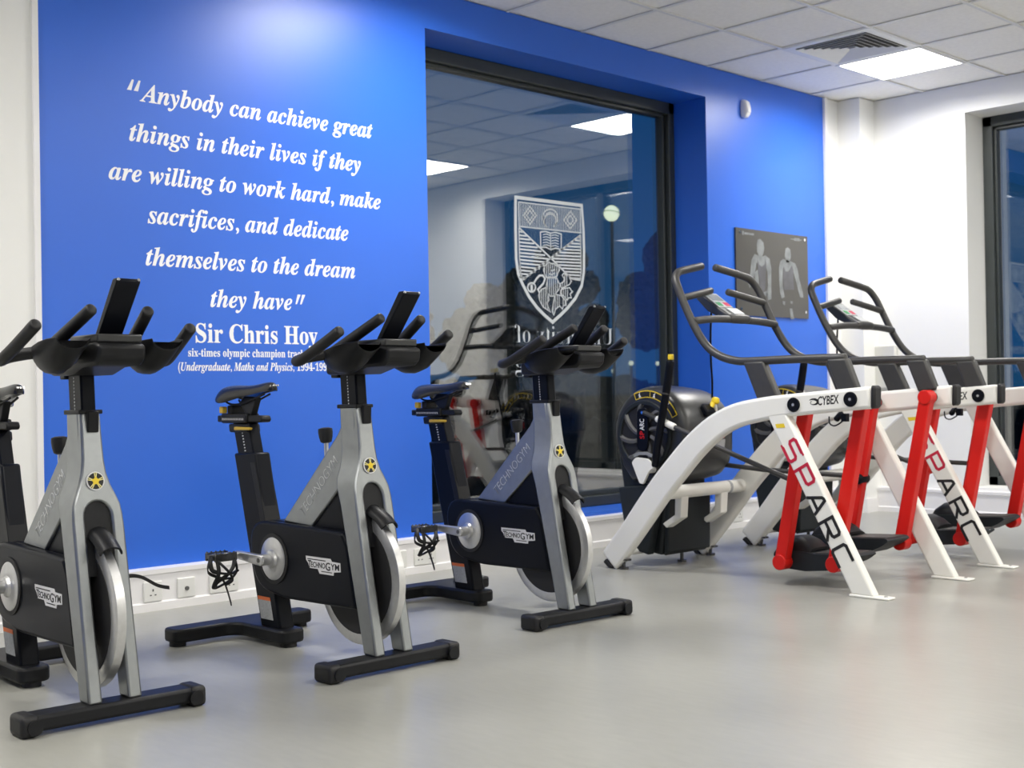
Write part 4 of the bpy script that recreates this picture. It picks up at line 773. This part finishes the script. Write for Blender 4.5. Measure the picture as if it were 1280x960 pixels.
    # cross tube, brackets, low brace
    ct = obj('cross_tube', CYL(W(0.03, -0.985, 0.392), (1, 0, 0), 0.034, 0.715, n=24), M['white_metal'], t)
    bm = bmesh.new(); ring(bm, W(0.585, -0.985, 0.392), (1, 0, 0), 0.0348, 0.033, 0.020); obj('tube_sticker', bm, M['label'], ct)
    for x in (0.215, 0.545):
        bm = bmesh.new(); yz(bm, [(-0.965, 0.39), (-1.010, 0.39), (-1.000, 0.262), (-0.905, 0.205), (-0.880, 0.225), (-0.960, 0.275)], x - 0.028, x + 0.028)
        obj('housing_bracket', bm, M['white_metal'], t, bevel=0.004)
    obj('low_brace', CYL(W(0.04, -0.72, 0.075), (1, 0, 0), 0.016, 0.70, n=16), M['white_metal'], t)
    # drive housing
    cy, cz, R = -0.790, 0.685, 0.243
    prof = [(cy - R*math.cos(math.radians(a)), cz + R*math.sin(math.radians(a))) for a in range(0, 181, 9)]
    prof += [(-0.549, 0.60), (-0.585, 0.40), (-0.632, 0.20), (-0.675, 0.075), (-0.845, 0.055), (-0.865, 0.20), (-0.870, 0.40), (-0.93, 0.425), (-1.0, 0.47), (-1.030, 0.56)]
    low = [(-0.55, 0.62), (-0.585, 0.40), (-0.632, 0.20), (-0.675, 0.075), (-0.845, 0.055), (-0.865, 0.20), (-0.870, 0.44), (-0.80, 0.62)]
    bm = bmesh.new(); yz(bm, low, 0.222, 0.568); obj('lower_housing', bm, M['steel_dark'], t, bevel=0.02, seg=3)
    dome = [(cy - R*math.cos(math.radians(a)), cz + R*math.sin(math.radians(a))) for a in range(-8, 197, 6)] + [(-0.60, 0.50), (-0.66, 0.43), (-0.75, 0.415), (-0.86, 0.415), (-0.95, 0.44), (-1.005, 0.50), (-1.030, 0.58)]
    bm = bmesh.new(); c0 = Vector((cy, cz - 0.03)); L = []
    for x, k in ((0.2005, 0.84), (0.2015, 0.90), (0.208, 0.945), (0.222, 0.975), (0.245, 0.992), (0.28, 1.0), (0.38, 1.0), (0.44, 0.985), (0.50, 0.965), (0.56, 0.94), (0.60, 0.91), (0.628, 0.87), (0.645, 0.82), (0.654, 0.74), (0.657, 0.5)):
        L.append([W(x, c0.x + (y - c0.x)*k, c0.y + (z - c0.y)*k) for y, z in dome])
    loft(bm, L); hs = obj('drive_housing', bm, M['shell'], t, ang=60)
    bm = bmesh.new(); yz(bm, [(-0.868, 0.36), (-0.898, 0.35), (-0.885, 0.075), (-0.855, 0.055)], 0.225, 0.565); obj('front_panel', bm, M['steel_dark'], hs, bevel=0.006)
    bm = bmesh.new(); yz(bm, [(-0.60, 0.40), (-0.80, 0.42), (-0.86, 0.30), (-0.80, 0.06), (-0.66, 0.09)], 0.168, 0.215); obj('side_wing', bm, M['steel_dark'], hs, bevel=0.008)
    bm = bmesh.new(); yz(bm, [(-0.70, 0.40), (-0.86, 0.40), (-0.85, 0.06), (-0.74, 0.075)], 0.575, 0.622); obj('side_wing', bm, M['steel_dark'], hs, bevel=0.008)
    bm = bmesh.new(); cyl(bm, W(0.44, -0.80, 0.0), (0, 0, 1), 0.024, 0.012, n=18); cyl(bm, W(0.44, -0.80, 0.01), (0, 0, 1), 0.010, 0.06, n=12); obj('housing_foot', bm, M['chrome_dark'], t)
    bm = bmesh.new(); yz(bm, [(-1.022, 0.645), (-1.0285, 0.645), (-1.022, 0.600), (-1.016, 0.600)], 0.44, 0.53); obj('spec_label', bm, M['label'], hs, smooth=False)
    bm = bmesh.new(); yz(bm, [(-1.0240, 0.668), (-1.0290, 0.668), (-1.0300, 0.652), (-1.0250, 0.652)], 0.455, 0.52); obj('caution_label', bm, M['orange'], hs, smooth=False)
    # fan wheel on the left face
    fx, fy, fz, fr_ = 0.200, -0.765, 0.676, 0.172
    obj('fan_recess', CYL(W(fx + 0.002, fy, fz), (-1, 0, 0), fr_, 0.004, n=44), M['black'], hs)
    bm = bmesh.new(); ring(bm, W(fx, fy, fz), (-1, 0, 0), fr_ + 0.006, fr_ - 0.018, 0.014, n=48); fan = obj('fan_wheel', bm, M['steel_dark'], t, bevel=0.004)
    bm = bmesh.new()
    for k in range(8):
        a0 = k*PI/4 + 0.2
        L = []
        for q in range(6):
            r = 0.045 + q*0.023; a = a0 + q*0.10; w = 0.010 + 0.001*q
            p = Vector((math.cos(a), math.sin(a)))*r; nrm = Vector((-math.sin(a), math.cos(a)))
            L.append([W(fx - 0.003, fy + p.x + nrm.x*w, fz + p.y + nrm.y*w), W(fx - 0.016, fy + p.x + nrm.x*w*0.3, fz + p.y + nrm.y*w*0.3), W(fx - 0.012, fy + p.x - nrm.x*w, fz + p.y - nrm.y*w), W(fx - 0.003, fy + p.x - nrm.x*w, fz + p.y - nrm.y*w)])
        loft(bm, L)
    obj('fan_spokes', bm, M['fan'], fan)
    bm = bmesh.new(); prism(bm, rounded_outline([(-0.038, -0.085), (0.038, -0.085), (0.038, 0.140), (-0.038, 0.140)], 0.038, 8), lambda p, q, d: W(fx - d, fy - p - 0.02*q, fz + q), 0.012, 0.024)
    bg_ = obj('crank_badge', bm, M['guard'], t, bevel=0.004)
    text_mesh('badge_red_letters', 'SP', (0, 0, 1), (0, 1, 0), W(fx - 0.0242, fy - 0.014, fz - 0.020), width=0.040, height=0.042, depth=0.0006, m=M['red'], parent=bg_)
    text_mesh('badge_white_letters', 'ARC', (0, 0, 1), (0, 1, 0), W(fx - 0.0242, fy - 0.014, fz + 0.024), width=0.058, height=0.042, depth=0.0006, m=M['letter'], parent=bg_)
    obj('crank_screw', CYL(W(fx - 0.024, fy - 0.004, fz + 0.115), (-1, 0, 0), 0.008, 0.004, n=12), M['chrome'], bg_)
    # exercise chart sticker above the wheel
    fa = lambda r, a, d: W(fx - d, cy + 0.012 - r*math.cos(math.radians(a)), cz - 0.002 + r*math.sin(math.radians(a)))
    def arc(bm, r, a0, a1, w, d0=-0.004, d1=0.0012, n=14): ribbon(bm, [(r*math.cos(math.radians(a)), r*math.sin(math.radians(a))) for a in [a0 + (a1 - a0)*i/n for i in range(n + 1)]], w, lambda p, q, d: W(fx - d, cy + 0.012 - p, cz - 0.002 + q), d0, d1)
    rad = lambda a, r: (r*math.cos(math.radians(a)), r*math.sin(math.radians(a)))
    fpq = lambda p, q, d: W(fx - d, cy + 0.012 - p, cz - 0.002 + q)
    bm = bmesh.new(); arc(bm, 0.2035, 26, 112, 0.030, -0.004, 0.0006); ch = obj('exercise_chart', bm, M['black'], hs, smooth=False)
    bm = bmesh.new(); arc(bm, 0.187, 26, 112, 0.0036); arc(bm, 0.220, 26, 112, 0.0048)
    for a in (26, 55, 83, 112): ribbon(bm, [rad(a, 0.187), rad(a, 0.220)], 0.003, fpq, -0.004, 0.0012)
    obj('chart_outline', bm, M['yellow'], hs, smooth=False)
    bm = bmesh.new()
    for a in (47, 75, 103):
        c = Vector(rad(a, 0.203)); tv = Vector((-math.sin(math.radians(a)), math.cos(math.radians(a)))); rv = Vector((math.cos(math.radians(a)), math.sin(math.radians(a))))
        for st in ([(-0.005, -0.013), (0.0, -0.002), (0.002, 0.007)], [(0.006, -0.013), (0.0, -0.002)], [(0.002, 0.005), (-0.006, 0.001)], [(0.002, 0.009), (0.003, 0.013)]):
            ribbon(bm, [tuple(c + tv*-p + rv*q) for p, q in st], 0.004, fpq, -0.004, 0.0014)
    obj('chart_figures', bm, M['letter'], hs, smooth=False)
    # quadrant and adjusting lever
    bm = bmesh.new(); yz(bm, rounded_outline([(-0.725, 0.535), (-0.752, 0.562), (-0.83, 0.556), (-0.885, 0.52), (-0.84, 0.495), (-0.798, 0.425), (-0.775, 0.43)], 0.010, 3), 0.135, 0.150); qd = obj('lever_quadrant', bm, M['white_metal'], t, bevel=0.003)
    bm = bmesh.new(); ribbon(bm, [(-0.735, 0.568), (-0.768, 0.582), (-0.82, 0.584), (-0.862, 0.570)], 0.016, lambda y, z, d: W(d, y, z), 0.140, 0.146); obj('quadrant_scale', bm, M['dimline'], qd, smooth=False)
    obj('quadrant_mount', CYL(W(0.145, -0.815, 0.50), (1, 0, 0), 0.02, 0.06, n=16), M['white_metal'], qd)
    lv = obj('adjusting_lever', TUBE([W(0.150, -0.868, 0.515), W(0.145, -0.885, 0.60), W(0.14, -0.935, 0.80), W(0.14, -0.965, 0.93), W(0.14, -0.988, 1.055)], [0.018, 0.020, 0.020, 0.022, 0.021], n=14, sm=3), M['guard'], t)
    obj('lever_tip', BOX((W(0.129, -1.003, 1.055), W(0.151, -0.979, 1.083))), M['tip'], lv, bevel=0.004)
    obj('lever_collar', CYL(W(0.14, -0.953, 0.885), (0, -0.2, 1), 0.0235, 0.008, n=16), M['rail'], lv)
    # yellow knob on its stalk
    bm = bmesh.new(); lathe(bm, W(0.45, -1.028, 0.832), (0.15, 0, 1), [(0.008, -0.004), (0.019, 0.002), (0.022, 0.014), (0.019, 0.027), (0.008, 0.033)], n=20); lathe(bm, W(0.425, -1.020, 0.812), (0.6, 0, 0.8), [(0.011, 0.0), (0.013, 0.02), (0.012, 0.036)], n=16)
    kb = obj('tension_knob', bm, M['tip'], t); obj('knob_stalk', TUBE([W(0.448, -1.026, 0.835), W(0.47, -1.015, 0.79), W(0.50, -0.99, 0.73)], 0.010, n=10), M['white_metal'], kb)
    bm = bmesh.new(); yz(bm, [(-0.985, 0.80), (-1.03, 0.765), (-1.045, 0.79), (-1.01, 0.835)], 0.36, 0.44); obj('knob_housing', bm, M['guard'], hs, bevel=0.008)
    # cross bar and console
    obj('cross_bar', TUBE([W(0.042, -1.214, 1.236), W(0.20, -1.222, 1.250), W(OX, -1.226, 1.251), W(0.575, -1.222, 1.247), W(0.733, -1.214, 1.236)], 0.0188, n=14, sm=5), M['rail'], t)
    bm = bmesh.new(); tube(bm, [W(OX - 0.085, -1.2270, 1.2545), W(OX - 0.03, -1.228, 1.255), W(OX + 0.03, -1.228, 1.255), W(OX + 0.085, -1.2270, 1.2545)], [0.020, 0.0245, 0.0245, 0.020], n=16, sm=4); obj('bar_sleeve', bm, M['rail'], t)
    cpt = [(-1.225, 1.272), (-1.205, 1.240), (-1.085, 1.300), (-1.010, 1.372), (-1.018, 1.392), (-1.045, 1.396), (-1.160, 1.312)]
    bm = bmesh.new(); yz(bm, cpt, OX - 0.068, OX + 0.068); cn = obj('console', bm, M['console'], t, bevel=0.010, seg=3)
    f0, f1 = Vector((-1.160, 1.312)), Vector((-1.045, 1.396)); dd = (f1 - f0); nn = Vector((-dd.y, dd.x)).normalized()
    nn = nn if nn.y > 0 else -nn
    def face(u0, u1, h): return [tuple(f0 + dd*u0 - nn*0.004), tuple(f0 + dd*u1 - nn*0.004), tuple(f0 + dd*u1 + nn*h), tuple(f0 + dd*u0 + nn*h)]
    bm = bmesh.new(); yz(bm, face(0.06, 0.97, 0.003), OX - 0.058, OX + 0.058); obj('console_fascia', bm, M['bezel'], cn, bevel=0.002)
    bm = bmesh.new(); yz(bm, face(0.48, 0.90, 0.0045), OX - 0.044, OX + 0.044); obj('console_screen', bm, M['screen'], cn, smooth=False)
    g0, g1 = Vector((-1.225, 1.272)), Vector((-1.160, 1.312)); gd_ = g1 - g0
    for nm, x0, x1, mm in (('green_button', -0.05, -0.012, 'green'), ('red_button', 0.012, 0.050, 'pink')):
        bm = bmesh.new(); yz(bm, face(0.12, 0.36, 0.0055), OX + x0, OX + x1); obj(nm, bm, M[mm], cn, bevel=0.002)
    bm = bmesh.new(); yz(bm, [tuple(g0 + gd_*0.1), tuple(g0 + gd_*0.9), tuple(g0 + gd_*0.9 + Vector((-0.004, 0.006))), tuple(g0 + gd_*0.1 + Vector((-0.004, 0.006)))], OX - 0.02, OX + 0.066); obj('console_lip', bm, M['bezel'], cn, bevel=0.002)
    obj('console_cable', TUBE([W(OX, -1.06, 1.30), W(OX + 0.01, -1.045, 1.18), W(OX + 0.03, -1.03, 1.05), W(OX + 0.05, -1.02, 0.95), W(OX + 0.10, -0.98, 0.86)], 0.0055, n=8, sm=6), M['guard'], cn)
    return t
M['rail'] = mat('dark_textured_grip', (0.040, 0.039, 0.037), 0.42, var=0.08, scale=30, bump=0.08, bscale=400)
M['fan'] = mat('grey_fan_plastic', (0.10, 0.10, 0.10), 0.4, var=0.05)
M['tip'] = mat('bright_yellow_plastic', (0.85, 0.62, 0.02), 0.4, var=0.03)
climber = make_climber('nearer white arc climber with red arms, standing beside the rightmost bike')
dup(climber, (OX + 1.235, OY + 0.025, 0), 0.0, 'farther white arc climber with red arms, cut by the right edge of the photo')
